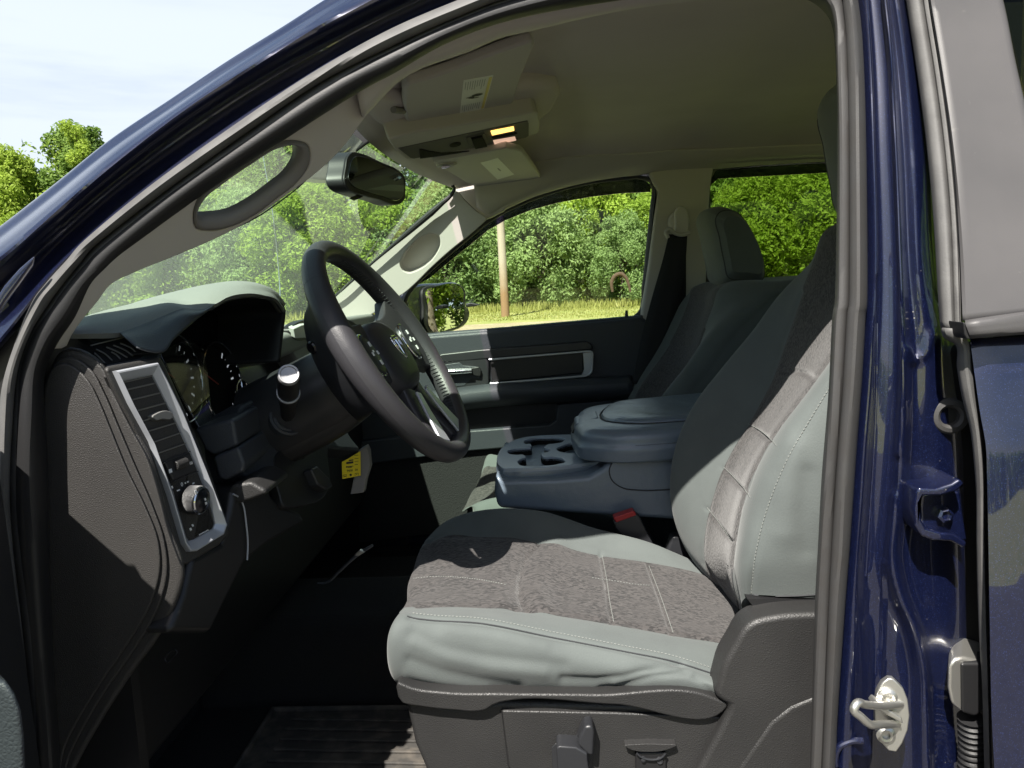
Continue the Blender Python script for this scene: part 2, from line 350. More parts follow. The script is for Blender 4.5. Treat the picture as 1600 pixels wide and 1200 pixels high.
def glass(name, tint, dust=0.0, refl=1.0):
    m = bpy.data.materials.new(name); m.use_nodes = True; t = m.node_tree; t.nodes.clear(); lk = t.links.new
    o = t.nodes.new('ShaderNodeOutputMaterial'); tr = t.nodes.new('ShaderNodeBsdfTransparent'); tr.inputs['Color'].default_value = (*tint, 1)
    gl = t.nodes.new('ShaderNodeBsdfGlossy'); gl.inputs['Roughness'].default_value = 0.0; gl.inputs['Color'].default_value = (1, 1, 1, 1)
    lw = t.nodes.new('ShaderNodeLayerWeight'); lw.inputs['Blend'].default_value = 0.5
    pw = t.nodes.new('ShaderNodeMath'); pw.operation = 'POWER'; pw.inputs[1].default_value = 5.0
    ml = t.nodes.new('ShaderNodeMath'); ml.operation = 'MULTIPLY_ADD'; ml.inputs[1].default_value = 0.9*refl; ml.inputs[2].default_value = 0.05*refl
    x = t.nodes.new('ShaderNodeMixShader'); lk(lw.outputs['Facing'], pw.inputs[0]); lk(pw.outputs[0], ml.inputs[0]); lk(ml.outputs[0], x.inputs['Fac'])
    lk(tr.outputs[0], x.inputs[1]); lk(gl.outputs[0], x.inputs[2]); last = x.outputs[0]
    if dust:
        df = t.nodes.new('ShaderNodeBsdfTranslucent'); df.inputs['Color'].default_value = (0.78, 0.85, 0.78, 1)
        d2 = t.nodes.new('ShaderNodeBsdfDiffuse'); d2.inputs['Color'].default_value = (0.78, 0.85, 0.78, 1); ad = t.nodes.new('ShaderNodeMixShader'); ad.inputs['Fac'].default_value = 0.5
        lk(df.outputs[0], ad.inputs[1]); lk(d2.outputs[0], ad.inputs[2])
        co = t.nodes.new('ShaderNodeTexCoord'); n = t.nodes.new('ShaderNodeTexNoise'); n.inputs['Scale'].default_value = 3.2; n.inputs['Detail'].default_value = 3; lk(co.outputs['Object'], n.inputs['Vector'])
        r_ = t.nodes.new('ShaderNodeMapRange'); r_.inputs['From Min'].default_value = 0.42; r_.inputs['From Max'].default_value = 0.62; r_.inputs['To Min'].default_value = dust*0.25; r_.inputs['To Max'].default_value = dust
        lk(n.outputs['Fac'], r_.inputs['Value']); y = t.nodes.new('ShaderNodeMixShader'); lk(r_.outputs[0], y.inputs['Fac']); lk(last, y.inputs[1]); lk(ad.outputs[0], y.inputs[2]); last = y.outputs[0]
    lk(last, o.inputs['Surface']); return m
GWIND = glass('green_windscreen_glass', (0.80, 0.97, 0.83), 0.022)
GSIDE = glass('clear_side_glass', (0.92, 0.97, 0.92), 0.0, 0.3)
GTINT = glass('tinted_rear_glass', (0.50, 0.58, 0.42), 0.0, 0.3)
GSMOKE = glass('smoked_deflector', (0.16, 0.15, 0.24), 0.0)
GLENS = glass('clear_lens', (0.9, 0.92, 0.9), 0.0, 2.6)

# ================================================================ THE TRUCK
truck = thing('pickup_truck', (0.3, 1.69, 0.0), 'navy blue pickup truck, its near front door open on a grey cloth interior', 'truck')
def YB(py): return float(np.interp(py, [-230, 0, 120, 240, 340, 430, 520, 620, 740, 1300], [.965, .94, .922, .9045, .892, .8825, .876, .872, .8695, .868]))
def px_curve(l, n, lin=False): return smooth([(x, y, 0) for x, y in l], n, lin=lin)[:, :2]
def crow(c, dy, sh=(0, 0)): return np.array([W(x+sh[0], y+sh[1], YB(y)+dy) for x, y in c])

# ---- body shell: pillar and roof rail in paint
sil = [(-60, 405), (0, 362), (86, 296), (180, 221), (270, 161), (360, 101), (450, 45), (514, 4), (580, -35), (680, -85), (820, -140), (1000, -185), (1200, -215), (1400, -230), (1700, -242), (3000, -292)]
rid = [(-60, 448), (0, 405), (80, 338), (161, 270), (311, 157), (412, 94), (500, 42), (562, 11), (600, -8), (700, -52), (830, -100), (1000, -140), (1200, -165), (1400, -177), (1700, -189), (3000, -240)]
gut = [(-60, 520), (0, 455), (70, 388), (161, 308), (311, 195), (412, 130), (500, 80), (600, 27), (700, -18), (830, -63), (1000, -100), (1200, -120), (1400, -130), (1700, -142), (3000, -194)]
sea = [(-60, 600), (10, 520), (85, 425), (170, 345), (311, 236), (420, 160), (510, 102), (610, 47), (720, 0), (840, -40), (1000, -75), (1200, -95), (1400, -103), (1700, -115), (3000, -167)]
c = [px_curve(k, 160) for k in (sil, rid, gut, sea)]
rows = [crow(c[0], .075, (24, 38)), crow(c[0], .092, (7, 11)), crow(c[0], .085), crow(c[0]*.72+c[1]*.28, .045), crow(c[0]*.3+c[1]*.7, .012), crow(c[1], .0), crow(c[1]*.85+c[2]*.15, .006), crow(c[1]*.5+c[2]*.5, .032), crow(c[2], .05), crow(c[2]*.5+c[3]*.5, .042), crow(c[3], .028), crow(c[3], .06, (8, 12))]
body = MB().grid(loftg(rows, 320, 60)).build('body_shell', PAINT, truck, solid=.0015)
# folded flange and fender corner at the foot of the pillar
mb = MB(); mb.prism(WS([(-14, 478), (6, 446), (30, 419), (55, 397), (51, 411), (30, 440), (8, 470), (-10, 500)], .85), (-.008, .012, -.004))
mb.build('fender_corner', PAINT, body, bevel=.004)
# roof skin, bonnet and far side so that the cab is a closed body
def XF(y): return -.275-.07*(1-min(1, abs(y-1.69)/.72)**2)      # front edge of the roof, bowed forward
roofrows = []
for y in np.linspace(1.06, 2.36, 13):
    roofrows.append([V(x, y, 1.885+.045*(1-((y-1.71)/.66)**2) - .09*max(0, (-x-.05)/.3)**1.6) for x in np.linspace(XF(y)-.01, 1.75, 14)])
MB().grid(np.array(roofrows)).build('roof_skin', PAINT, body, solid=.004)
bon = []
for y in np.linspace(.84, 2.58, 12):
    e = abs(y-1.71)/.87
    bon.append([V(x, y, 1.27-.05*((-x-.9)/1.5)**2-.14*e**4) for x in np.linspace(-2.3, -1.0, 10)])
MB().grid(np.array(bon)).build('bonnet', PAINT, body, solid=.01)

# ---- painted door pillar (behind the front seat)
sr = [(1339, -40), (1347, 75), (1352, 225), (1354, 450), (1351, 500), (1345, 602), (1337, 704), (1327, 850), (1320, 937), (1308, 1112), (1304, 1200), (1296, 1320)]
def shift(l, d): return [(x+dd, y) for (x, y), dd in zip(l, d)]
ys = [-40, 75, 225, 450, 530, 602, 704, 800, 876, 930, 985, 1040, 1112, 1200, 1320]
def at(l, y): return float(np.interp(y, [q[1] for q in l], [q[0] for q in l]))
SR = [(at(sr, y), y) for y in ys]
def col(xs_): return list(zip(xs_, ys))
ridge = col([1379, 1391, 1399, 1408, 1410, 1410, 1405, 1397, 1391, 1404, 1429, 1442, 1446, 1448, 1448])
right = col([1408, 1428, 1448, 1464, 1481, 1484, 1486, 1487, 1488, 1490, 1492, 1494, 1496, 1497, 1498])
v1 = [(x+11, y) for x, y in SR]
v2 = [(.55*a[0]+.45*b[0], a[1]) for a, b in zip(SR, ridge)]
v3 = [(.18*a[0]+.82*b[0], a[1]) for a, b in zip(SR, ridge)]
r1 = [(.72*a[0]+.28*b[0], a[1]) for a, b in zip(ridge, right)]
r2 = [(.50*a[0]+.50*b[0], a[1]) for a, b in zip(ridge, right)]
r3 = [(.22*a[0]+.78*b[0], a[1]) for a, b in zip(ridge, right)]
rr_ = [(x+34, y) for x, y in right]
def prow(l, dy): return [W(x, y, YB(y)+(dy if np.isscalar(dy) else np.interp(y, *dy))) for x, y in l]
low = lambda a, b: ([450, 700], [a, b])
rows = [prow(SR, .03), prow(SR, .012), prow(v1, .0), prow(v2, low(.028, .022)), prow(v3, low(.022, .014)), prow(ridge, low(-.006, -.002)), prow(r1, low(.012, .010)), prow(r2, low(.006, .012)), prow(r3, low(.012, .013)), prow(right, low(.03, .018)), prow(rr_, .055), prow([(x+60, y) for x, y in right], .09)]
P = loftg(rows, 260, 110)
XY = proj(P); Nn = gnormals(P)
for line, wd, dp in [([(1371, 430), (1370, 560), (1368, 675), (1362, 770), (1357, 860), (1358, 960)], 2.2, -.0016), ([(1383, 880), (1380, 940), (1378, 1010), (1372, 1090)], 4, .004), ([(1418, 545), (1424, 566), (1446, 552), (1455, 520)], 6, .004), ([(1402, 720), (1398, 765)], 6, -.004)]:
    d = pdist(XY, line); P += Nn*(np.exp(-(d/wd)**2)*dp)[..., None]*(-1 if Nn[30, 60]@FW > 0 else 1)
pil = MB().grid(P).build('door_pillar', PAINTJ, truck, solid=.0012)
bp = bvh_of(pil)
# seam sealer along the spot-weld flange
q = on_surface(bp, [(1371, 505), (1370, 600), (1366, 700), (1358, 820), (1353, 900)], 60)
if len(q) > 3: MB().tube(q, .0013, 8, n=0).build('seam_sealer', PAINT, pil)
# rubber grommet in the pillar
g0 = W(1483, 650, .885)
MB().lathe(g0, (-.12, -1, .05), [(.0205, -.004), (.0205, .002), (.018, .005), (.0135, .006), (.0105, .003), (.0095, -.004)], 40).build('grommet', SEAL, pil)
# upper hinge leaf with its bolt
mb = MB(); mb.prism(WS([(1432, 770), (1437, 762), (1462, 764), (1487, 756), (1500, 748), (1508, 756), (1495, 768), (1470, 775), (1444, 775), (1438, 786), (1440, 812), (1448, 826), (1470, 832), (1492, 834), (1512, 848), (1508, 858), (1486, 846), (1458, 845), (1440, 838), (1430, 822), (1428, 795)], .842), (0, .045, 0))
mb.prism(WS([(1436, 772), (1500, 768), (1512, 846), (1440, 834)], .868), (0, .03, 0))
hg = mb.build('door_hinge', PAINTJ, pil, bevel=.003)
MB().lathe(W(1470, 802, .872), (0, -1, .1), [(.014, 0), (.014, .003), (.009, .003), (.009, .012), (.006, .014), (.005, .010)], 6).build('hinge_bolt', PAINT, pil)
MB().lathe(W(1470, 802, .874), (0, -1, .1), [(.0155, 0), (.0155, .003), (.008, .004)], 32).build('bolt_washer', PAINT, pil)
# striker: plate, two screws and the wire loop the latch closes on
SN = unit(V(-.15, -1, .05))
sp_ = [(1388, 1059), (1396, 1060), (1411, 1075), (1418, 1092), (1421, 1117), (1418, 1140), (1410, 1160), (1400, 1174), (1388, 1172), (1374, 1157), (1367, 1138), (1366, 1108), (1370, 1080), (1378, 1066)]
o3, n3 = W(1392, 1117, .838), SN
pl = [WP(x, y, o3, n3) for x, y in sp_]
stk = plate('striker_plate', pl, [], STEEL, pil, .006, .0015)
for x, y in ((1386, 1088), (1383, 1146)):
    MB().lathe(WP(x, y, o3, n3), n3, [(.0105, 0), (.0105, .004), (.007, .006), (.0045, .0055), (.004, .001)], 28).build('striker_screw', STEEL, pil)
lo = [WP(1407, 1100, o3, n3), W(1378, 1103, .815), W(1352, 1101, .795), W(1338, 1100, .785), W(1334, 1108, .783), W(1345, 1120, .785), W(1358, 1131, .79), W(1378, 1132, .805), WP(1402, 1131, o3, n3)]
MB().tube(lo, .0045, 12, n=70).build('striker_loop', STEEL, pil)
mb = MB(); mb.prism(WS([(1372, 1098), (1410, 1122), (1412, 1132), (1404, 1128), (1366, 1106)], .822), (0, .02, 0)); mb.build('striker_wedge', STEEL, pil, bevel=.002)
# lower door-wiring boot and lower hinge block at the gap
mb = MB(); mb.prism(WS([(1481, 1040), (1490, 1029), (1505, 1027), (1530, 1033), (1536, 1050), (1534, 1105), (1522, 1118), (1500, 1112), (1485, 1100), (1480, 1075)], .85), (.027, .05, 0)); mb.build('check_strap_housing', STEEL, pil, bevel=.005)
mb = MB(); mb.prism(WS([(1500, 1036), (1534, 1036), (1540, 1108), (1524, 1121), (1501, 1114)], .846), (.018, .03, 0)); mb.build('check_strap_cover', DARK, pil, bevel=.004)
pth = [W(1518, 1122+9*i, .862+.001*i) for i in range(10)]
mb = MB(); mb.tube(pth, [.011 if i % 2 else .0155 for i in range(19)], 20, n=38); mb.build('wiring_boot', RUB, pil)
mb = MB(); q = [W(x, y, .868) for x, y in ((1306, 1196), (1305, 1180), (1312, 1166), (1330, 1158), (1348, 1157))]; mb.tube(q, .004, 10, n=24); mb.build('wiring_clip', PAINT, pil)

# ---- the rubber seal round the front door opening
so_ = [(30, 1330), (25, 1200), (8, 1000), (-4, 860), (-6, 760), (0, 650), (6, 598), (23, 542), (50, 476), (71, 446), (105, 408), (139, 371), (244, 285), (375, 191), (487, 116), (600, 52), (700, 8), (800, -28), (950, -62), (1100, -80), (1230, -82), (1300, -64), (1331, -30), (1339, 0), (1347, 75), (1352, 225), (1354, 450), (1351, 500), (1345, 602), (1337, 704), (1327, 850), (1320, 937), (1308, 1112), (1304, 1200), (1296, 1330)]
sg_ = [(62, 1330), (56, 1200), (36, 1000), (20, 860), (14, 760), (20, 641), (28, 576), (48, 519), (76, 474), (96, 446), (125, 410), (155, 377), (258, 298), (390, 203), (502, 127), (612, 72), (710, 28), (806, -8), (952, -44), (1098, -62), (1222, -62), (1284, -46), (1312, -16), (1319, 20), (1324, 90), (1327, 225), (1327, 450), (1323, 500), (1316, 617), (1306, 740), (1300, 850), (1295, 945), (1289, 1112), (1285, 1200), (1279, 1330)]
si_ = [(95, 1330), (90, 1200), (80, 1040), (72, 880), (68, 740), (64, 641), (66, 581), (85, 536), (113, 496), (146, 446), (170, 421), (210, 386), (311, 304), (450, 210), (560, 140), (619, 108), (700, 63), (800, 27), (940, 0), (1090, -18), (1210, -20), (1262, -6), (1290, 14), (1303, 40), (1308, 90), (1311, 225), (1308, 450), (1303, 500), (1297, 617), (1287, 740), (1281, 850), (1276, 945), (1271, 1112), (1268, 1200), (1263, 1330)]
n_ = len(so_)
def midc(a, b, t): return [(p[0]*(1-t)+q[0]*t, p[1]*(1-t)+q[1]*t) for p, q in zip(a, b)]
def srow(l, dy): return [W(x, y, YB(y)+dy) for x, y in l]
rows = [srow(so_, .03), srow(so_, .008), srow(midc(so_, sg_, .15), -.010), srow(midc(so_, sg_, .5), -.016), srow(midc(so_, sg_, .85), -.010), srow(sg_, .004), srow(midc(sg_, si_, .25), -.004), srow(midc(sg_, si_, .6), -.004), srow(si_, .018), srow(si_, .06)]
def idx_smooth(r, n):      # resample by point number so that the rows keep step with each other
    p = np.array(r); k = len(p); s = np.linspace(0, k-1, n); i = np.clip(s.astype(int), 0, k-2); x = (s-i)[:, None]
    m = np.gradient(p, axis=0); h = 1
    return (2*x**3-3*x**2+1)*p[i]+(x**3-2*x**2+x)*m[i]+(-2*x**3+3*x**2)*p[i+1]+(x**3-x**2)*m[i+1]
a_ = np.stack([idx_smooth(r, 420) for r in rows]); P = np.stack([smooth(a_[:, i], 46) for i in range(420)], 1)
def smat(v, u):
    if u < .58: return 1 if v < .52 else 0
    return 2 if v < .97 else 0
# pale dusty face along the pillar and rail, black inside lip, grey along the rear pillar
v_of = lambda v, u: smat(v, u)
MB().grid(P, v_of).build('door_seal', [RUB, SEALL, SEAL], truck, solid=.002)

# ---- rear door (shut): painted skin, grey pillar cover, belt moulding, edge seal, glass
def YD(z): return float(np.interp(z, [.2, .75, .95, 1.15, 1.30, 1.38, 1.42], [.80, .775, .772, .785, .806, .822, .835]))
edge = [(1514, 529), (1522, 590), (1530, 646), (1539, 698), (1541, 750), (1542, 792), (1543, 850), (1545, 967), (1549, 1142), (1552, 1200), (1556, 1340)]
e3 = []
for x, y in smooth([(a, b, 0) for a, b in edge], 60)[:, :2]:
    p = W(x, y, .80)
    for _ in range(4): p = W(x, y, YD(p[2]))
    e3.append(p)
e3 = np.array(e3); rows = []
for dx, dy in ((.036, .06), (.013, .022), (.0035, .006), (.003, .001), (.008, 0), (.05, 0), (.15, 0), (.4, 0), (.9, 0)):
    rows.append(e3+np.array([dx, dy, 0]))
P = np.stack([smooth([r[i] for r in rows], 60, lin=True) for i in range(60)], 0)
rd = MB().grid(P).build('rear_door', PAINT, truck, solid=.001)
# grey cover on the door pillar above the belt
def YU(py): return float(np.interp(py, [-150, 0, 500], [.955, .925, .815]))
le = [(1440, -110), (1454, 0), (1472, 112), (1487, 225), (1499, 375), (1504, 501)]
re_ = [(1530, -110), (1566, 0), (1585, 94), (1604, 180), (1630, 330), (1655, 486)]
rows = [[W(x, y, YU(y)+.02) for x, y in le], [W(x+1, y, YU(y)+.002) for x, y in le], [W(x+5, y, YU(y)) for x, y in le], [W(x-4, y, YU(y)) for x, y in re_], [W(x, y, YU(y)+.002) for x, y in re_], [W(x+1, y, YU(y)+.03) for x, y in re_]]
MB().grid(loftg(rows, 60, 40, linv=True)).build('pillar_cover', APPL, rd, solid=.001)
# belt moulding
mb = MB(); bl = [W(1509, 513, .803), W(1560, 508, .803), W(1640, 502, .803), W(1900, 486, .803)]
top = [(1508, 501), (1600, 488), (1700, 476), (1990, 440)]; bot = [(1515, 528), (1600, 521), (1700, 513), (1990, 490)]
rows = [[W(x, y-1, .835) for x, y in top], [W(x, y, .806) for x, y in top], [W(x, y+5, .801) for x, y in top], [W(x, y-4, .80) for x, y in bot], [W(x, y, .806) for x, y in bot], [W(x, y+1, .84) for x, y in bot]]
MB().grid(loftg(rows, 20, 30, linv=True)).build('belt_moulding', APPL, rd, solid=.001)
mb = MB(); mb.prism(WS([(1505, 503), (1514, 507), (1517, 530), (1511, 530), (1507, 522)], .802), (0, .03, 0)); mb.build('moulding_end_cap', RUB, rd, bevel=.0015)
# edge seal, upper run and lower run
ul = [(1404, -110), (1418, 0), (1435, 112), (1450, 225), (1463, 375), (1467, 450), (1471, 512)]
ur = [(1440, -110), (1454, 0), (1472, 112), (1487, 225), (1499, 375), (1501, 450), (1502, 516)]
def yu(y, d): return YU(y)+d
rows = [[W(x, y, YU(y)+.05) for x, y in ul], [W(x, y, YU(y)+.028) for x, y in ul]]
for t, d in ((.2, .018), (.5, .014), (.62, .018), (.68, .024), (.74, .016), (.85, .014), (.9, .022), (.96, .012)): rows.append([W(x, y, YU(y)+d) for x, y in midc(ul, ur, t)])
rows.append([W(x, y, YU(y)+.03) for x, y in ur])
es = MB().grid(loftg(rows, 70, 60)).build('edge_seal', SEALL, rd, solid=.001)
ll = [(1472, 512), (1474, 524), (1484, 532), (1492, 536), (1497, 575), (1504, 617), (1518, 675), (1523, 720), (1526, 762), (1527, 850), (1530, 967), (1536, 1083), (1539, 1200), (1542, 1330)]
lr = [(1502, 514), (1503, 522), (1508, 528), (1511, 535), (1517, 575), (1524, 622), (1533, 676), (1537, 720), (1539, 762), (1540, 850), (1543, 967), (1546, 1083), (1549, 1200), (1553, 1330)]
rows = [[W(x, y, .872) for x, y in ll], [W(x, y, .842) for x, y in ll], [W(x, y, .829) for x, y in midc(ll, lr, .2)], [W(x, y, .825) for x, y in midc(ll, lr, .6)], [W(x, y, .832) for x, y in lr], [W(x, y, .85) for x, y in lr]]
MB().grid(loftg(rows, 140, 24)).build('edge_seal', SEALL, rd, solid=.001)
# door glass and frame behind the cover
gl = [W(1560, -110, .965), W(1568, 0, .94), W(1590, 94, .918), W(1655, 486, .84)]
gr_ = [p+V(.7, 0, .0) for p in gl]
MB().grid(loftg([gl, gr_], 12, 6, linv=True)).build('window_glass', GTINT, rd)
MB().tube([V(.52, .972, 1.842), V(.7, .968, 1.845), V(.9, .965, 1.84), V(1.15, .96, 1.82), V(1.24, .93, 1.68), V(1.27, .88, 1.42)], .026, 12, n=60).build('window_frame', RUB, rd)
MB().prism([V(.44, .90, .3), V(1.3, .90, .3), V(1.3, .90, 1.40), V(.44, .90, 1.40)], (0, .05, 0)).build('inner_panel', DARK, rd, bevel=.01)
MB().prism([V(1.25, .86, .3), V(1.25, 2.52, .3), V(1.25, 2.52, 1.36), V(1.25, .86, 1.36)], (.05, 0, 0)).build('cab_back', DARK, body)
MB().grid(np.array([[V(1.26, .9, 1.36), V(1.26, 2.45, 1.36)], [V(1.22, .98, 1.82), V(1.22, 2.36, 1.82)]])).build('back_glass', GTINT, body)

MB().prism(WS([(1380, -60), (1600, -60), (1590, 300), (1560, 480), (1600, 900), (1620, 1340), (1450, 1340), (1440, 600), (1420, 300)], .975), (0, .02, 0)).build('inner_pillar', MATTE, body)
MB().prism(WS([(-120, 370), (-20, 430), (24, 490), (30, 560), (24, 640), (10, 760), (20, 1000), (40, 1340), (-120, 1340)], .92), (0, .02, 0)).build('hinge_pillar', DARK, body)
# ---- front door, swung open ahead of the camera's left edge
HG = V(-.70, .82, 0); OD = unit(V(math.cos(R(68)), -math.sin(R(68)), 0)); ON = V(math.sin(R(68)), math.cos(R(68)), 0)   # along the open door; towards its inner face
def dp(t, n, z): return HG+OD*t+ON*n+V(0, 0, z)
prof = [(.0, .50), (.0, 1.355), (.17, 1.462), (.24, 1.50), (.27, 1.40), (1.05, 1.42), (1.05, .50)]
fd = MB().prism([dp(t, 0, z) for t, z in prof], ON*.045).build('front_door', PAINT, truck, bevel=.008)
MB().prism([dp(t, .046, z) for t, z in [(.02, .55), (.02, 1.33), (.2, 1.385), (1.03, 1.395), (1.03, .55)]], ON*.02).build('trim_panel', CHARS, fd, bevel=.008)
fr = [dp(.25, .03, 1.48), dp(.42, .05, 1.58), dp(.58, .08, 1.72), dp(.75, .09, 1.765), dp(1.0, .09, 1.78), dp(1.04, .07, 1.6), dp(1.05, .03, 1.40)]
MB().tube(fr, .018, 10, n=40).build('window_frame', RUB, fd)
MB().prism([dp(.27, .02, 1.38), dp(.42, .04, 1.58), dp(.58, .07, 1.72), dp(.75, .08, 1.765), dp(1.0, .08, 1.78), dp(1.05, .02, 1.40)], ON*.004).build('window_glass', GSIDE, fd)
# padded arm rest of the open door, just entering the frame
A0 = W(12, 1130, .44)
ar = []
for k, (s, hw) in enumerate(((-.02, .012), (.0, .035), (.04, .048), (.16, .05), (.3, .05), (.36, .035))):
    cc = A0+OD*(-s)*0.0
ap = [(-40, 1048), (-10, 1056), (14, 1068), (28, 1086), (38, 1112), (43, 1150), (45, 1200), (44, 1280), (-40, 1300)]
MB().prism(WS(ap, .42), (-.20, .16, 0)).build('arm_rest', DASHP, fd, bevel=.02, seg=5)
mh = MB(); mh.prism([dp(.16, -.06, 1.39), dp(.34, -.26, 1.39), dp(.34, -.26, 1.56), dp(.16, -.06, 1.53)], ON*.09); mh.build('door_mirror', PAINT, fd, bevel=.03, seg=4)
# ================================================================ CABIN: roof lining, pillars, windscreen
def HZ(x, y):
    zc = 1.79+.10*(1-min(1.0, abs(y-1.69)/.745)**8); t = min(1.0, max(0.0, (x-XF(y))/.36)); t = t*(1.6-.6*t)
    return 1.772+(zc-1.772)*t - (.035*max(0.0, (x-.75)/.5)**2) + .008*math.exp(-((x-.42)/.05)**2)
rows = []
for y in np.concatenate([np.linspace(1.0, 2.38, 36), [2.40, 2.415]]):
    rows.append([V(x, y, HZ(x, y)) for x in np.concatenate([XF(y)+np.linspace(0, .4, 14), np.linspace(.16, 1.25, 30)])])
hl = MB().grid(np.array(rows)).build('headliner', HEADL, truck, solid=.006)
# roof side trim above each front door
n1 = [(556, 140), (619, 104), (700, 58), (800, 22), (940, -5), (1090, -23), (1210, -25), (1320, -12)]
n2 = [(566, 184), (628, 122), (737, 77), (781, 58), (831, 46), (1000, 10), (1200, -6), (1330, 0)]
sr_ = MB().grid(loftg([[W(x, y, YB(y)+.055) for x, y in n1], [W(x, y, YB(y)+.068) for x, y in midc(n1, n2, .5)], [W(x, y, 1.045) for x, y in n2], [W(x, y-3, 1.075) for x, y in n2]], 60, 16)).build('roof_side_trim', TRIM, truck, solid=.003)
f1 = [(745, 330), (759, 341), (790, 327), (830, 309), (870, 296), (920, 284), (970, 276), (1000, 273), (1040, 268), (1110, 264), (1180, 258), (1320, 250)]
rows = [[W(x, y, 2.45) for x, y in f1], [W(x, y-5, 2.43) for x, y in f1]]
rows.append([V(p[0], 2.385, HZ(p[0], 2.385)-.012) for p in rows[0]]); rows.append([V(p[0], 2.36, HZ(p[0], 2.36)-.004) for p in rows[0]])
MB().grid(loftg(rows, 70, 16)).build('roof_side_trim', TRIM, truck, solid=.003)

# near windscreen pillar trim with its see-through grab handle
oA, nA = plane3(W(110, 530, .918), W(450, 205, .957), W(442, 307, 1.015))
A_out = [(76, 541), (82, 522), (106, 488), (140, 438), (204, 378), (305, 296), (444, 202), (556, 132), (614, 104), (628, 120), (600, 140), (566, 187), (532, 232), (487, 274), (442, 307), (394, 341), (337, 371), (262, 403), (210, 424), (169, 446), (153, 468), (130, 496), (110, 525), (103, 540)]
H_ = [(306, 330), (315, 311), (345, 285), (394, 251), (431, 229), (450, 224), (461, 228), (463, 244), (450, 270), (424, 292), (386, 319), (360, 332), (330, 337), (311, 336)]
O_ = [(301, 340), (309, 307), (341, 280), (391, 246), (428, 223), (455, 218), (480, 226), (483, 250), (462, 284), (432, 308), (394, 336), (361, 352), (325, 359), (304, 354)]
sm = lambda l, n, cl=True: [tuple(q) for q in smooth([(x, y, 0) for x, y in l], n, closed=cl)[:, :2]]
PA = lambda l: [WP(x, y, oA, nA) for x, y in l]
if nA@FW > 0: nA = -nA                                       # nA looks at the camera
at_ = plate('pillar_trim', PA(sm(A_out, 150)), [PA(sm(O_, 60))], TRIM, truck, .012, .003, 3)
Hs, Os = PA(sm(H_, 60)), PA(sm(O_, 60))
rows = [[p+nA*-.006 for p in Os], [p+nA*.001 for p in Os], [(a*.7+b*.3)+nA*.007 for a, b in zip(Os, Hs)], [(a*.3+b*.7)+nA*.006 for a, b in zip(Os, Hs)], [p-nA*.002 for p in Hs], [p-nA*.006 for p in Hs], [p-nA*.010 for p in Hs]]
P = np.array(rows); P = np.concatenate([P, P[:, :1]], 1)
MB().grid(np.stack([smooth(P[:, i], 24) for i in range(P.shape[1])], 1)).build('grab_handle', TRIMD, at_)
sl_ = [(262, 347), (272, 356), (285, 362), (315, 368), (349, 362), (400, 340), (440, 313), (461, 297), (480, 278), (487, 259), (496, 222), (493, 205), (489, 189)]
MB().tube([p+nA*.0 for p in PA(sl_)], .0009, 6, n=60).build('trim_seam', DARK, at_)
# a second skin behind so that the pillar has its depth
MB().prism([p-nA*.012 for p in PA([(76, 541), (106, 488), (140, 438), (204, 378), (290, 306), (296, 350), (262, 380), (210, 404), (169, 430), (130, 480)])], -nA*.03).build('pillar_core', TRIM, at_)

# windscreen
rows = []
for t in np.linspace(0, 1, 14):
    rows.append([V(XF(y)-.025-.56*t-.13*t*(1-min(1, abs(y-1.69)/.75)**2), y, 1.782-.56*t) for y in np.linspace(.985, 2.40, 26)])
ws = MB().grid(np.array(rows)).build('windscreen', GWIND, truck)
MB().tube([W(x, y, Y) for x, y, Y in ((690, 284, 2.33), (704, 288, 2.345), (710, 294, 2.35), (706, 303, 2.35), (690, 318, 2.35), (640, 361, 2.352), (570, 421, 2.355), (532, 455, 2.355), (505, 478, 2.36))], [.003, .006, .010, .009, .006, .004, .004, .004, .004], 10, n=80).build('glass_edge_seal', RUB, ws)
# far pillar trim, handle pocket
oB, nB = plane3(W(705, 292, 2.37), W(532, 455, 2.375), W(734, 366, 2.395))
if nB@FW > 0: nB = -nB
PB = lambda l, d=0: [WP(x, y, oB, nB)+nB*d for x, y in l]
B_out = [(713, 299), (726, 312), (745, 330), (760, 342), (750, 353), (734, 367), (703, 392), (672, 420), (647, 445), (632, 458), (612, 470), (590, 486), (560, 500), (505, 500), (503, 482), (532, 456), (570, 421), (640, 361), (690, 319), (706, 304)]
hole = [(625, 412), (630, 399), (642, 383), (656, 371), (675, 364), (685, 367), (688, 378), (681, 397), (668, 412), (652, 422), (638, 426), (628, 421)]
bt = plate('pillar_trim', PB(sm(B_out, 120)), [PB(sm(hole, 50))], TRIM, truck, .012, .003, 3)
hs = sm(hole, 50); P = np.array([PB(hs, .002), PB(hs, -.008), PB(hs, -.03), PB([(x*.9+656*.1, y*.9+394*.1) for x, y in hs], -.042)]); P = np.concatenate([P, P[:, :1]], 1)
mb = MB().grid(P); mb.add(P[-1][:-1], [list(range(50))]); mb.build('grab_handle', TRIM, bt)
MB().tube(PB([(713, 299), (726, 312), (745, 330), (760, 342)], .0008), .0008, 6).build('trim_seam', DARK, bt)

MB().prism(WS([(712, 287), (740, 272), (800, 276), (806, 312), (786, 330), (759, 343), (740, 328), (712, 300)], 2.425), (0, .03, 0)).build('header_trim', TRIM, truck, bevel=.004)
# whip aerial on the far wing, seen through the windscreen
mb = MB(); mb.tube([W(440, 520, 2.46), W(436, 430, 2.47), W(427, 340, 2.47), W(412, 250, 2.47), W(404, 205, 2.47)], [.004, .0022, .0018, .0015, .001], 8, n=30); mb.build('aerial', CHRO, truck)

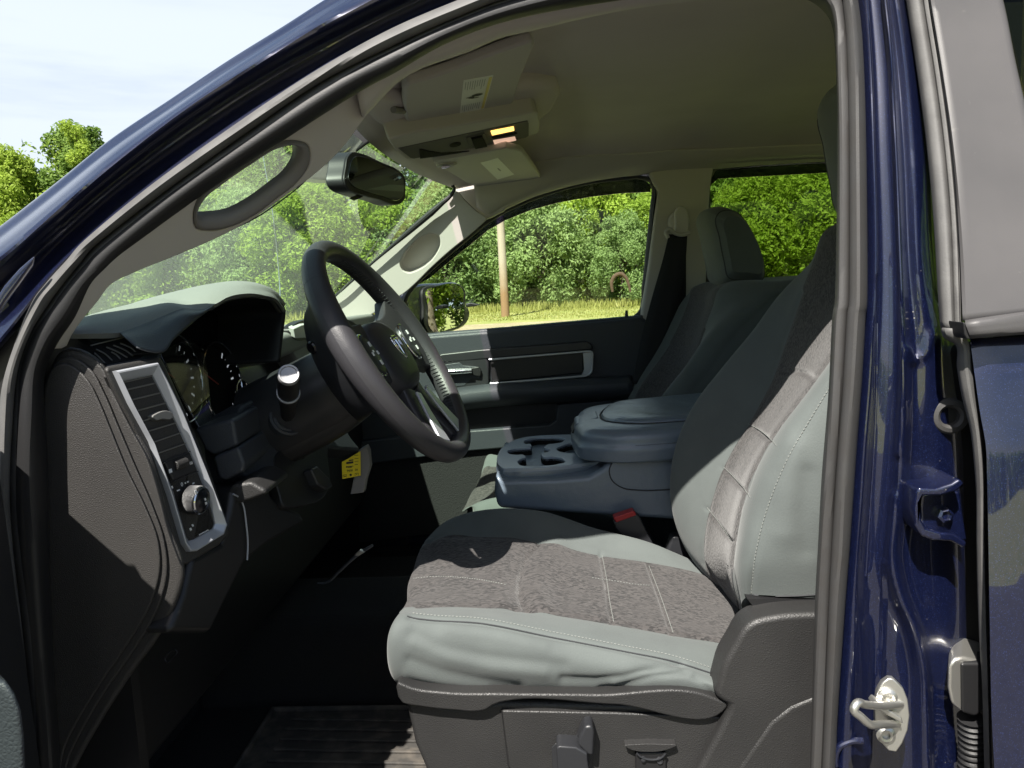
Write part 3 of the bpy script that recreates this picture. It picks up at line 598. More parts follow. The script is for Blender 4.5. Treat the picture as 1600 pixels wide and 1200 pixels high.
# ---------------------------------------------------------------- sun visors and the overhead console
nv_ = unit(V(-.30, 0, 1)); oV = V(-.33, 1.3, 1.768)
PV = lambda l, d=0: [WP(x, y, oV, nv_)-nv_*d for x, y in l]
vis = [(628, 126), (628, 156), (631, 178), (636, 187), (645, 191), (668, 187), (781, 169), (793, 161), (800, 150), (812, 109), (832, 58), (829, 52), (810, 58), (781, 68), (740, 84), (700, 100), (660, 113), (635, 119)]
v1_ = MB().prism(PV(vis, .012), nv_*.018).build('sun_visor', VISOR, truck, bevel=.006, seg=4)
st = [(720.5, 114), (767, 106), (753, 160), (715, 168)]
sk = MB().prism(PV(st, .0125), nv_*.0006).build('warning_sticker', PAPER, v1_)
q = PV(st, .0129)
def bil(q, u, v): return q[0]*(1-u)*(1-v)+q[1]*u*(1-v)+q[2]*u*v+q[3]*(1-u)*v
def quad(mb, q, u0, v0, u1, v1, m=0): mb.add([bil(q, u0, v0), bil(q, u1, v0), bil(q, u1, v1), bil(q, u0, v1)], [(0, 1, 2, 3)], m)
mb = MB(); random.seed(3)
for k in range(9):
    u = .07+k*.082; quad(mb, q, u, .05, u+.022, random.uniform(.22, .33))
mb.build('sticker_print', INKG, v1_, smooth_=False); mb = MB()
for k in range(9):
    u = .07+k*.082; quad(mb, q, u, .72, u+.022, random.uniform(.86, .95))
mb.build('sticker_print', INKG, v1_, smooth_=False)
mb = MB(); quad(mb, q, .86, .03, .97, .97); mb.build('sticker_edge_band', YELB, v1_, smooth_=False)
mb = MB(); cen = bil(q, .50, .50); ua = unit(q[1]-q[0]); va = unit(q[3]-q[0])
for (du, dv, a, b) in ((.004, -.006, .012, .008), (-.008, .004, .007, .006), (.0, .010, .010, .003), (-.014, .002, .006, .002)):
    mb.add([cen+ua*(du+a*math.cos(t))+va*(dv+b*math.sin(t))-nv_*.0002*(1+a*50) for t in np.linspace(0, 2*math.pi, 20, endpoint=False)], [list(range(20))])
mb.build('sticker_pictogram', INK, v1_, smooth_=False)
mb = MB(); mb.tube(PV([(640, 187), (655, 191), (672, 186)], .014), .005, 10); mb.build('visor_clip', TRIMD, v1_)
mb = MB(); mb.tube(PV([(612, 164), (628, 166)], .008), .006, 10); mb.build('visor_pivot', TRIMD, v1_)
nv2 = unit(V(-.09, 0, 1)); oV2 = V(-.33, 2.1, 1.766)
PV2 = lambda l, d=0: [WP(x, y, oV2, nv2)-nv2*d for x, y in l]
vis2 = [(705, 243), (676, 250), (690, 259), (731, 284), (744, 288), (750, 294), (759, 300), (775, 302), (837, 287), (845, 280), (844, 273), (837, 262), (816, 233), (792, 227)]
v2_ = MB().prism(PV2(vis2, .006), nv2*.016).build('sun_visor', VISOR, truck, bevel=.005, seg=4)
q2 = PV2([(750, 250), (777, 242.5), (803, 269), (777, 277)], .0066)
MB().prism(q2, nv2*.0006).build('warning_sticker', PAPER, v2_)
mb = MB(); q2 = [p-nv2*.0004 for p in q2]
mb.add([bil(q2, .55+.05*math.cos(t), .52+.1*math.sin(t)) for t in np.linspace(0, 6.28, 16, endpoint=False)], [list(range(16))]); mb.build('sticker_print', INKG, v2_, smooth_=False)
mb = MB(); mb.lathe(PV2([(697, 252)], .004)[0], -nv2, [(.024, 0), (.024, .006), (.018, .009), (.012, .006)], 24); mb.build('visor_clip', VISOR, v2_)
mb = MB(); mb.tube(PV2([(688, 251), (700, 250)], .014), .005, 8); mb.build('clip_pin', CHRO, v2_)

nc_ = unit(V(-.28, 0, 1)); oC = V(-.33, 1.69, 1.735)
PC = lambda l, d=0: [WP(x, y, oC, nc_)-nc_*d for x, y in l]
cb = [(606, 219), (640, 209), (720, 196), (834, 176), (841, 178), (844, 190), (843, 205), (838, 210), (760, 226), (645, 249), (634, 249), (618, 236)]
oc = MB().prism(PC(cb), nc_*.05).build('overhead_console', VISOR, truck, bevel=.005, seg=4)
MB().prism(PC([(560, 186), (600, 176), (660, 186), (720, 182), (838, 160), (880, 158), (886, 172), (872, 194), (846, 212), (760, 224), (640, 246), (594, 222)], -.03), nc_*.08).build('console_fairing', HEADL, oc, bevel=.02, seg=5)
MB().prism(PC([(622, 231), (824, 188), (826, 192), (826, 211), (822, 214), (646, 247), (641, 246)], .0015), nc_*.004).build('console_panel', PANEL, oc, bevel=.001)
mb = MB(); mb.prism(PC([(655, 231), (668, 234), (690, 237.5), (733, 234.5), (700, 240), (656, 246)], .003), nc_*.002); mb.build('sunglasses_bin_gap', MATTE, oc)
mb = MB(); cc = PC([(711, 224.5)], .003)[0]; a = PC([(720, 222.6)], .003)[0]-cc; b = PC([(711.5, 227.5)], .003)[0]-cc
mb.prism([cc+a*math.cos(t)+b*math.sin(t) for t in np.linspace(0, 6.28, 24, endpoint=False)], nc_*.002); mb.build('release_button', MATTE, oc)
MB().prism(PC([(728, 213), (757, 206), (764, 221), (742, 229), (733, 227)], .004), nc_*.004).build('switch_surround', PANEL, oc, bevel=.001)
MB().prism(PC([(735, 212), (752, 208), (760, 224), (741, 228)], .008), nc_*.006).build('sunroof_switch', MATTE, oc, bevel=.002)
MB().prism(PC([(766, 203), (802, 196), (803, 201.5), (768, 209)], .004), nc_*.004).build('map_lamp', LAMP, oc, bevel=.001)
MB().prism(PC([(770, 218), (804, 212), (806, 217), (772, 224)], .004), nc_*.004).build('map_lamp', LAMP2, oc, bevel=.001)
MB().prism(PC([(768, 213), (806, 205), (808, 207), (770, 216)], .003), nc_*.003).build('lamp_slot', MATTE, oc)

# ---------------------------------------------------------------- rear-view mirror
oM, nM = plane3(W(549, 265, 1.52), W(631, 295, 1.76), W(548, 243, 1.53))
if nM@FW > 0: nM = -nM
PM = lambda l, d=0: [WP(x, y, oM, nM)+nM*d for x, y in l]
fr_ = [(549, 238), (564, 240), (591, 252), (625, 269), (631, 276), (632, 293), (630, 314), (624, 319), (592, 312), (573, 307), (540, 291), (537, 283), (539, 262), (543, 244)]
gl_ = [(553, 245), (566, 246), (592, 258), (624, 275), (627, 280), (628, 297), (626, 309), (621, 313), (594, 307), (572, 301), (546, 288), (542, 281), (544, 262), (548, 249)]
rm = MB().prism(PM(sm(fr_, 60)), V(-.034, -.006, -.001)).build('rear_view_mirror', CHARS, truck, bevel=.004, seg=4)
MB().prism(PM(sm(fr_, 60), .002), -nM*.004).build('mirror_bezel', DARK, rm, bevel=.0015)
MB().prism(PM(sm(gl_, 60), .0045), -nM*.003).build('mirror_glass', MIRRD, rm, bevel=.0008)
MB().prism(PM([(551, 308), (564, 303), (574, 306), (559, 312)], -.006), -nM*.004).build('dimming_lever', DARK, rm, bevel=.001)
mb = MB(); mb.tube([W(565, 268, 1.66)+V(-.035, 0, 0), W(552, 250, 1.66)+V(-.06, 0, 0), W(548, 235, 1.66)+V(-.085, 0, .01)], .011, 12); mb.build('mirror_stem', DARK, rm)
mb = MB(); mb.prism(WS([(566, 184), (587, 216), (560, 236), (532, 240), (522, 281), (502, 281), (470, 277), (487, 258), (520, 228)], 1.62), (-.03, .05, 0)); mb.build('sensor_cover', DARK, rm, bevel=.006)
# ================================================================ FAR SIDE: passenger door, windows, pillar, belt
YF = 2.47
win = [(640, 530), (648, 527), (700, 521), (800, 513), (900, 504), (985, 496), (996, 488), (1003, 445), (1010, 380), (1016, 320), (1018, 296), (1014, 285), (1004, 281), (970, 282), (920, 289), (870, 301), (830, 315), (790, 333), (762, 350), (734, 373), (703, 399), (672, 426), (652, 446), (640, 462), (634, 490)]
ws_ = sm(win, 160); cenw = (850, 430)
def grow(l, px): 
    q = np.array(l); t = np.roll(q, -1, 0)-np.roll(q, 1, 0); n = np.stack([t[:, 1], -t[:, 0]], 1); n /= np.linalg.norm(n, axis=1, keepdims=True)
    s = np.sign(((q-np.array(cenw))*n).sum(1)); s = 1 if s.mean() > 0 else -1
    return [tuple(x) for x in q+n*s*px]
pd = MB().prism([V(-.62, 2.46, .55), V(.36, 2.46, .55), V(.375, 2.46, 1.36), V(-.62, 2.46, 1.31)], (0, .06, 0)).build('passenger_door', PAINT, truck, bevel=.006)
rows = [WS(ws_, YF+.03), WS(ws_, YF-.005), WS(grow(ws_, 2), YF-.012), WS(grow(ws_, 6), YF-.02), WS(grow(ws_, 8), YF-.012), WS(grow(ws_, 10), YF+.0)]
P = np.array(rows); P = np.concatenate([P, P[:, :1]], 1)
MB().grid(P).build('window_frame', RUB, pd, solid=.001)
MB().prism(WS(grow(ws_, 3), YF+.012), (0, .003, 0)).build('window_glass', GSIDE, pd)
vz = [(650, 446), (672, 424), (703, 397), (734, 371), (762, 348), (790, 331), (830, 313), (870, 299), (920, 287), (970, 280), (1004, 279), (1018, 290), (1016, 300), (970, 302), (920, 308), (870, 317), (830, 328), (790, 344), (762, 360), (734, 383), (703, 408), (672, 434)]
MB().prism(WS(vz, YF+.045), (0, .003, 0)).build('rain_deflector', GSMOKE, pd)
# trim panel: upper roll, belt sill, raised lower panel round the map pocket
up = [(560, 537), (640, 529), (675, 524), (800, 514), (959, 500), (1000, 495), (1012, 500), (1008, 640), (1000, 700), (560, 700)]
MB().prism(WS(up, 2.425), (0, .05, 0)).build('trim_panel', DASHP, pd, bevel=.012, seg=4)
MB().tube([W(x, y, 2.445) for x, y in ((600, 535), (675, 526), (800, 516), (959, 502), (1004, 498))], .012, 12, n=30).build('belt_sill', DASHP, pd)
MB().prism(WS([(676, 560), (690, 553), (747, 546.5), (830, 540), (915, 533.5), (923, 536), (927, 542), (925, 547), (770, 560.5), (682, 568)], 2.408), (0, .03, 0)).build('trim_strip', CHARS, pd, bevel=.007, seg=4)
mb = MB(); mb.tube([W(x, y, 2.404) for x, y in ((764, 562), (919, 548.8), (922, 548.9), (925, 550.5), (926, 554), (925.3, 576), (924, 581), (920.5, 585), (915, 587.3), (910, 588), (766, 599.5))], .0035, 10, n=0)
mb.prism(WS([(911, 552), (924, 549), (925.5, 576), (920, 585), (909, 586), (913, 578)], 2.408), (0, .02, 0)); mb.build('silver_bezel', SILV, pd)
MB().prism(WS([(766, 562), (912, 550), (911, 583), (768, 598)], 2.418), (0, .02, 0)).build('bezel_insert', DARK, pd, bevel=.004)
hb = MB().prism(WS([(678, 570), (700, 561), (752, 555), (760, 558), (764, 566), (764, 600), (752, 606), (684, 614)], 2.41), (0, .03, 0)).build('handle_surround', CHARS, pd, bevel=.006, seg=4)
MB().prism(WS([(684, 571), (718, 566), (724, 571), (736, 572), (750, 573), (752, 590), (736, 592), (726, 603), (684, 608)], 2.4085), (0, .006, 0)).build('handle_cup', DASHP, pd, bevel=.003)
MB().tube([W(676, 583, 2.40), W(700, 581, 2.396), W(720, 580, 2.395), W(737, 579, 2.395)], [.010, .012, .012, .011], 14, n=20, flat=.8).build('door_handle', CHRO, pd)
MB().prism(WS([(735, 575), (748, 573), (752, 579), (751, 588), (744, 588), (735, 585)], 2.398), (0, .012, 0)).build('lock_knob', DARK, pd, bevel=.003)
# arm rest
rows = []
for x, y, dy in ((640, 622, .0), (700, 613, .0), (768, 604.5, .0), (860, 599, .0), (950, 594, .0), (985, 592, .0)):
    p = W(x, y, 2.425); rows.append([p+V(0, 0, .012), p+V(0, -.05, .008), p+V(0, -.068, -.006), p+V(0, -.066, -.03), p+V(0, -.04, -.055), p+V(0, 0, -.065)])
MB().grid(loftg(rows, 16, 40)).build('arm_rest', DASHP, pd, solid=.002)
MB().prism(WS([(560, 690), (690, 676.5), (735, 673), (858, 664), (868, 657), (870, 632), (985, 622), (998, 640), (994, 700), (860, 694), (735, 705), (560, 728)], 2.40), (0, .06, 0)).build('lower_panel', DASHP, pd, bevel=.006, seg=3)
MB().prism(WS([(560, 700), (998, 680), (990, 790), (560, 850)], 2.418), (0, .05, 0)).build('shade_panel', CARPET, pd, bevel=.004)  # black panel standing in for shade below the sunlit strip
MB().prism(WS([(640, 640), (868, 630), (868, 664), (640, 690)], 2.4245), (0, .01, 0)).build('map_pocket', DARK, pd)
MB().tube([W(979, 503, 2.452), W(979, 493, 2.452), W(979, 485, 2.452)], [.006, .006, .004], 10).build('lock_pin', DARK, pd)
# door mirror outside the far window
mo, mn = W(690, 485, 2.68), unit(V(.93, -.36, .04))
MG = [(666, 452), (672, 450), (716, 447), (721, 452), (722, 470), (722, 500), (716, 508), (700, 514), (676, 519), (670, 512), (667, 480)]
mg = [WP(x, y, mo, mn) for x, y in sm(MG, 40)]
hs_ = [(641, 452), (650, 447), (690, 442.5), (720, 443), (727, 449), (729, 476), (735, 482), (735, 500), (729, 509), (715, 516), (690, 523), (660, 526), (646, 524), (641, 490)]
dm = MB().prism([WP(x, y, mo, mn)-mn*.006 for x, y in sm(hs_, 50)], V(-.10, .02, 0)).build('door_mirror', PAINT, pd, bevel=.02, seg=4)
MB().prism([WP(x, y, mo, mn)+mn*.002 for x, y in sm([(662, 450), (690, 446), (719, 445), (725, 451), (726, 478), (726, 502), (719, 511), (700, 518), (672, 523), (664, 512), (661, 480)], 40)], -mn*.012).build('mirror_rim', RUB, dm, bevel=.003)
MB().prism([p+mn*.0045 for p in mg], -mn*.003).build('mirror_glass', MIRR, dm)
MB().tube([W(636, 500, 2.52), W(642, 500, 2.6)], .03, 12).build('mirror_arm', RUB, dm)
MB().prism(WS([(727, 475), (735, 473), (749, 476), (742, 479), (728, 480)], 2.74), (0, .03, 0)).build('marker_lens', DARK, dm, bevel=.003)
# far B pillar trim, rear side window
BP = [(1008, 262), (1040, 254), (1118, 250), (1112, 280), (1110, 300), (1108, 330), (1104, 440), (1096, 560), (1090, 720), (985, 720), (1000, 500), (1012, 420), (1022, 340), (1028, 300)]
bpl = MB().prism(WS(BP, 2.44), (0, .06, 0)).build('door_pillar_trim', TRIM, truck, bevel=.012, seg=4)
rw = [(1112, 440), (1110, 330), (1110, 292), (1113, 274), (1122, 264), (1150, 260), (1320, 249), (1420, 246), (1420, 470), (1112, 470)]
rw_ = sm(rw, 90); cenw = (1260, 360)
rdoor2 = MB().prism([V(.52, 2.46, .55), V(1.24, 2.46, .55), V(1.24, 2.46, 1.40), V(.52, 2.46, 1.40)], (0, .06, 0)).build('rear_door', PAINT, truck, bevel=.006)
rows = [WS(rw_, YF+.03), WS(rw_, YF-.01), WS(grow(rw_, 4), YF-.02), WS(grow(rw_, 9), YF-.0)]
P = np.array(rows); P = np.concatenate([P, P[:, :1]], 1); MB().grid(P).build('window_frame', RUB, rdoor2, solid=.001)
MB().prism(WS(grow(rw_, 3), YF+.012), (0, .003, 0)).build('window_glass', GTINT, rdoor2)
MB().prism(WS([(1108, 276), (1122, 262), (1150, 258), (1420, 243), (1420, 262), (1270, 271), (1122, 279), (1110, 290)], YF+.045), (0, .003, 0)).build('rain_deflector', GSMOKE, rdoor2)
# far belt: upper guide and webbing
gd = W(1063, 346, 2.40)
sb = MB().lathe(gd+V(0, .035, 0), (-.1, -1, 0), [(.033, 0), (.033, .012), (.026, .026), (.012, .032)], 28).build('belt_guide', TRIM, truck)
MB().prism(WS(sm([(1056, 328), (1064, 321), (1073, 326), (1077, 345), (1074, 364), (1063, 369), (1057, 364), (1055, 345)], 30), 2.395), (0, .03, 0)).build('guide_cover', TRIM, sb, bevel=.008, seg=4)
MB().tube([W(x, y, 2.385) for x, y in ((1044, 372), (1041, 362), (1046, 358), (1054, 364), (1066, 367), (1078, 364))], .006, 10, n=30).build('guide_loop', TRIM, sb)
r1_ = [W(1045, 366, 2.39), W(1037, 400, 2.39), (W(1020, 460, 2.38)), W(1004, 520, 2.37), W(988, 600, 2.35)]
r2_ = [W(1074, 367, 2.39), W(1072, 400, 2.39), W(1064, 460, 2.38), W(1050, 520, 2.37), W(1030, 600, 2.35)]
MB().grid(loftg([r1_, r2_], 30, 4, linv=True)).build('belt_webbing', WEBB, sb, solid=.002)
MB().grid(loftg([[W(1072, 370, 2.41), W(1072, 600, 2.41)], [W(1060, 370, 2.415), W(1050, 600, 2.415)]], 8, 4, linv=True)).build('belt_webbing', WEBB, sb, solid=.002)
# body side below and behind the far doors
MB().prism([V(-.62, 2.40, .40), V(1.25, 2.40, .40), V(1.25, 2.40, .62), V(-.62, 2.40, .62)], (0, .12, 0)).build('sill', DARK, body)
# ================================================================ DASHBOARD
dash = MB().prism([V(-.62, .965, .80), V(-.62, 2.44, .80), V(-.62, 2.44, 1.35), V(-.62, .965, 1.33)], (-.40, 0, -.06)).build('dashboard', DARK, truck, bevel=.01)
CAP0 = [(97, 544), (110, 541), (125, 543.5), (145, 553), (160, 565), (182, 610), (205, 655), (236, 712), (252, 762), (268, 825), (288, 879), (290, 900), (286, 918), (258, 983), (208, 1054), (167, 1117), (120, 1200), (80, 1290), (40, 1290), (56, 1000), (60, 700), (64, 630), (72, 590), (84, 562)]
CAP1 = [(66, 640), (70, 602), (80, 576), (93, 566), (114, 571), (137, 592), (156, 628), (174, 672), (200, 735), (228, 792), (248, 846), (251, 887), (238, 940), (198, 1010), (157, 1070), (105, 1160), (70, 1250), (46, 1250), (60, 1000), (64, 740)]
CAPM = [(66, 632), (72, 596), (84, 568), (97, 558), (118, 559), (142, 576), (163, 613), (183, 660), (211, 726), (238, 788), (258, 848), (262, 892), (248, 950), (205, 1024), (163, 1084), (112, 1175), (76, 1262), (44, 1262), (58, 1000), (62, 740)]
MB().prism(WS(sm(CAP0, 120), .912), (-.030, .05, -.010)).build('end_cap_rim', CAPM_, dash, bevel=.010, seg=5)
MB().prism(WS(sm(CAPM, 120), .9075), (-.012, .02, -.004)).build('end_cap_ridge', CAPM_, dash, bevel=.0035, seg=4)
MB().prism(WS(sm(CAP1, 120), .9035), (-.012, .02, -.004)).build('end_cap', CAPM_, dash, bevel=.0035, seg=4)
MB().tube(WS([(97, 549), (110, 546), (124, 548.5), (143, 558), (157, 571), (178, 616), (201, 662), (231, 718), (247, 768), (263, 830), (282, 882)], .9115), .0008, 6, n=80).build('end_cap_joint', DARK, dash)
# rear-facing panel round the vent and light switches
oD, nD = plane3(W(178, 581, .895), W(292, 860, .95), W(241, 566, .953))
if nD@FW > 0: nD = -nD
PD = lambda l, d=0: [WP(x, y, oD, nD)+nD*d for x, y in l]
MB().prism(PD([(164, 573), (242, 559), (253, 556), (264, 577), (292, 640), (331, 735), (358, 815), (361, 836), (346, 852), (300, 882), (288, 886), (268, 828), (250, 764), (204, 657), (180, 612)], -.003), V(-.030, .046, -.006)).build('dash_surround', CAPM_, dash, bevel=.006, seg=4)
bo = [(178, 580), (243, 567), (257, 592), (281, 641), (303, 696), (321, 740), (343, 798), (351.5, 820), (346, 835), (304, 861), (293, 862), (285, 850), (263, 775), (234, 690), (201, 630)]
bi = [(192, 596), (239, 586), (252, 611), (278, 664), (297, 706), (312, 740), (330, 785), (337, 818), (334, 826), (305, 843), (296, 845), (291, 838), (271, 767), (248, 712), (216, 645)]
rs_ = lambda l: [tuple(np.array(a)*(1-t)+np.array(b)*t) for a, b in zip(l, l[1:]+l[:1]) for t in (0, .2, .4, .6, .8)]
bo, bi = rs_(bo), rs_(bi); bm_ = lambda t: [(a[0]*(1-t)+b[0]*t, a[1]*(1-t)+b[1]*t) for a, b in zip(bo, bi)]
P = np.array([PD(bo, -.006), PD(bo, .0035), PD(bm_(.08), .0055), PD(bm_(.2), .006), PD(bm_(.85), .001), PD(bm_(.97), -.001), PD(bi, -.003), PD(bi, -.02)])
MB().grid(np.concatenate([P, P[:, :1]], 1)).build('vent_bezel', SILV, dash, angle=25)
cav = MB().prism(PD([(186, 588), (243, 578), (320, 745), (262, 758)], -.022), -nD*.004).build('vent_cavity', MATTE, dash)
mb = MB(); Z4 = lambda x, y: (x/3.529, 400+y/3.529)
for a, b in (((690, 690), (845, 655)), ((705, 732), (858, 697)), ((735, 787), (888, 750)), ((765, 847), (918, 806)), ((792, 905), (945, 860)), ((822, 962), (972, 916)), ((852, 1022), (1000, 971)), ((880, 1082), (1028, 1030)), ((908, 1138), (1052, 1086))):
    p0, p1 = PD([Z4(*a), Z4(*b)], -.001); dn = unit(V(-.3, 0, -1))*.0016
    mb.prism([p0, p1, p1-nD*.007-V(0, 0, .004), p0-nD*.007-V(0, 0, .004)], dn)
vn = mb.build('air_vent', SLAT, dash)
mb = MB()
for t in (.35, .62):
    for k in range(1): 
        a = PD([(191+(239-191)*t, 594-10*t+4)], -.014)[0]; b = PD([(257+(312-257)*t, 740)], -.014)[0]
        mb.tube([a, b], .0014, 6, n=8)
mb.build('vent_vane', DARK, vn)
mb = MB(); mb.prism(PD(sm([(233, 651), (240, 646), (256, 642), (265, 646), (266, 651), (262, 655), (248, 655), (240, 657)], 30), .006), -nD*.012); mb.build('vent_tab', SLAT, vn, bevel=.003, seg=4)
sw = MB().prism(PD([(253, 722), (298, 703), (338, 820), (336, 826), (304, 845), (293, 847)], -.003), -nD*.01).build('switch_panel', GLOSSB, dash, bevel=.001)
MB().prism(PD([(257, 722), (297, 706.5), (309, 735), (271, 751)], .000), -nD*.006).build('dimmer_panel', CHARS, sw, bevel=.002)
MB().tube(PD([(272, 728), (290, 721.5)], .0015), .0062, 16, n=4).build('dimmer_wheel', CHAR, sw, bevel=.001)
mb = MB()
Z6 = lambda x, y: (240+x/6., 680+y/6.)
def patch(mb, pts, d, f=PD): mb.prism(f([Z6(*p) for p in pts], d), -nD*.0004)
patch(mb, [(138, 322), (166, 312), (174, 346), (146, 358)], .0006)
for k in range(3): patch(mb, [(333+k*10, 252-k*3), (338+k*10, 250-k*3), (346+k*10, 276-k*3), (341+k*10, 278-k*3)], .0006)
patch(mb, [(228, 516), (256, 506), (260, 516), (232, 528)], -.002)
patch(mb, [(172, 480), (188, 474), (196, 496), (180, 506)], -.002)
patch(mb, [(302, 444), (312, 440), (318, 452), (308, 458)], -.002); patch(mb, [(322, 434), (338, 428), (342, 440), (328, 448)], -.002); patch(mb, [(372, 450), (392, 440), (396, 452), (378, 462)], -.002)
patch(mb, [(346, 876), (362, 866), (372, 888), (356, 898)], -.002); patch(mb, [(366, 840), (380, 832), (390, 850), (378, 860)], -.002)
for k in range(7): patch(mb, [(436+k*13, 930-k*7), (444+k*13, 925-k*7), (450+k*13, 935-k*7-(k % 3)*4), (442+k*13, 941-k*7)], -.002)
u_ = unit(np.array(PD([(300, 0)])[0])-np.array(PD([(280, 0)])[0])); p0 = PD([Z6(279, 463)], -.0024)[0]
ue = unit(PD([(311, 736)])[0]-PD([(271, 752)])[0]); ve = unit(np.cross(nD, ue))
vs_, fs_ = text_mesh('0', .0075, p0, ue, ve); mb.add(vs_, fs_)
mb.build('switch_marking', WHITEM, sw, smooth_=False)
mb = MB()
for a, b in (((258, 721), (297, 705.5)), ((271, 752), (309.5, 736.5))): mb.tube(PD([a, b], .0004), .0007, 6, n=3)
mb.build('panel_edge', CHARS, sw)
kb = PD([(296, 780)], -.002)[0]
nK = unit(WP(316.5, 782, kb+nD*.02, nD)-kb)
kn = MB().lathe(kb, nK, [(.0165, 0), (.0185, .002), (.0185, .0175), (.017, .019)], 72).build('light_knob', CHAR, dash)
mb = MB(); th = np.linspace(0, 2*math.pi, 72, endpoint=False); a1 = unit(np.cross(nK, V(.2, .3, .9))); b1 = np.cross(nK, a1)
for t in th: mb.tube([kb+nK*h+.0187*(math.cos(t+s)*a1+math.sin(t+s)*b1) for h, s in ((.003, 0), (.009, .06), (.0165, 0))], .0005, 4, n=0)
mb.build('knob_knurling', CHARS, kn)
MB().lathe(kb+nK*.0175, nK, [(.0186, 0), (.0186, .002), (.0175, .0035), (.0162, .0035), (.0162, .002)], 64).build('knob_ring', CHRO, kn)
MB().lathe(kb+nK*.0175, nK, [(.0164, 0), (.0164, .0026), (.012, .0036), (.002, .004)], 48).build('knob_face', GLOSSB, kn)
mb = MB(); oK = kb+nK*.0213
PK = lambda l, d=0: [WP(x, y, oK, nK)+nK*d for x, y in l]
mb.prism(PK([Z6(*p) for p in ((384, 520), (404, 512), (414, 545), (392, 556))], .0002), -nK*.0006); mb.prism(PK([Z6(*p) for p in ((472, 596), (486, 586), (494, 606), (480, 616))], .0004), -nK*.0006); mb.prism(PK([Z6(*p) for p in ((478, 628), (498, 624), (500, 640), (486, 656))], .0004), -nK*.0006)
mb.build('knob_marking', WHITEM, kn, smooth_=False)

# dash top at the near end, with the side-window vent
oT, nT = plane3(W(113, 520, .975), W(166, 572, .95), W(249, 551, .99))
if nT@FW > 0: nT = -nT
PT = lambda l, d=0: [WP(x, y, oT, nT)+nT*d for x, y in l]
MB().prism(PT([(96, 544), (112, 519), (188, 519), (250, 550), (252, 557), (242, 561), (166, 574), (146, 557), (128, 545), (112, 542)]), -nT*.05).build('dash_top_end', DASHP, dash, bevel=.004)
dv = MB().prism(PT([(129, 545), (194, 530), (228, 553), (219, 560), (165, 570)], .0012), -nT*.004).build('demister_vent', DARK, dash)
mb = MB()
Z10 = lambda x, y: (60+x/10., 460+y/10.)
for k, pts in enumerate(([(700, 858), (860, 930), (1040, 1095)], [(910, 885), (1040, 950), (1160, 1060)], [(1150, 925), (1215, 965), (1285, 1035)], [(1070, 850), (1240, 920), (1390, 1010)], [(1180, 820), (1350, 890), (1480, 985)], [(1290, 790), (1450, 860), (1560, 960)])):
    mb.tube([PT([Z10(*p)], .003)[0] for p in pts], .0011, 6, n=12)
mb.tube([PT([Z10(*p)], .0025)[0] for p in ((1340, 690), (700, 850))], .0009, 6, n=4)
mb.build('vent_slat', SLAT, dv)
# instrument hood: padded top, outboard cheek, lip and the dark cavity
sil_ = [(112, 519, -.645), (125, 505, -.645), (176, 485, -.635), (227, 471, -.62), (283, 455, -.60), (334, 444, -.575), (374, 440, -.55), (405, 444, -.53), (431, 457, -.513), (446, 475, -.503)]
fre = [(113, 521, -.60), (150, 521, -.58), (187, 520, -.56), (221, 508, -.55), (255, 494, -.54), (289, 482.5, -.525), (312, 485, -.512), (334, 477, -.50), (354, 465.5, -.498), (383, 458.5, -.497), (411, 459.5, -.497), (436, 468.5, -.497), (446, 484, -.497)]
sp3 = smooth([WX(*q) for q in sil_], 60); fp3 = smooth([WX(*q) for q in fre], 60)
rows = [sp3+V(-.18, .10, -.045), sp3+V(-.09, .05, -.016), sp3, sp3*.62+fp3*.38+V(0, 0, .004), fp3+V(-.004, 0, .0015), fp3, fp3+V(-.002, 0, -.004), fp3+V(-.015, 0, -.005)]
MB().grid(loftg(rows, 90, 40)).build('instrument_hood', DASHT, dash, solid=.002)
ck = [(187, 520.5, -.56), (221, 508.5, -.55), (255, 494.5, -.54), (289, 483, -.525), (312, 485.5, -.512), (334, 478, -.50)]
cl = [(214, 543, -.515), (232, 549, -.508), (250, 551, -.50), (272, 529, -.50), (298, 506, -.50), (334, 478.5, -.499)]
cmid = [((a[0]+b[0])/2, (a[1]+b[1])/2, (a[2]+b[2])/2+.006) for a, b in zip(ck, cl)]
MB().grid(loftg([[WX(*q) for q in ck], [WX(*q) for q in cmid], [WX(*q) for q in cl]], 40, 16)).build('hood_cheek', DASHP, dash, solid=.002)
lip = [(250, 551), (272, 529), (298, 506), (334, 478), (354, 466), (383, 459), (411, 460), (436, 469), (446, 484), (444, 510), (440, 545), (438, 566)]
lp = smooth([WX(x, y, -.5) for x, y in lip], 70); ce = V(0, 1.25, 1.36)
def shr(P, k, x): Q = P.copy(); Q[:, 1:] = (Q[:, 1:]-ce[1:])*k+ce[1:]; Q[:, 0] = x; return Q
MB().grid(loftg([lp, shr(lp, .975, -.512), shr(lp, .96, -.54), shr(lp, .93, -.60), shr(lp, .92, -.66)], 70, 20)).build('hood_lining', DARK, dash, solid=.002)
MB().tube([p+V(-.006, 0, -.006) for p in smooth([WX(x, y, -.497) for x, y in lip[3:9]], 30)], .0016, 8, n=0).build('hood_piping', PIPE, dash)
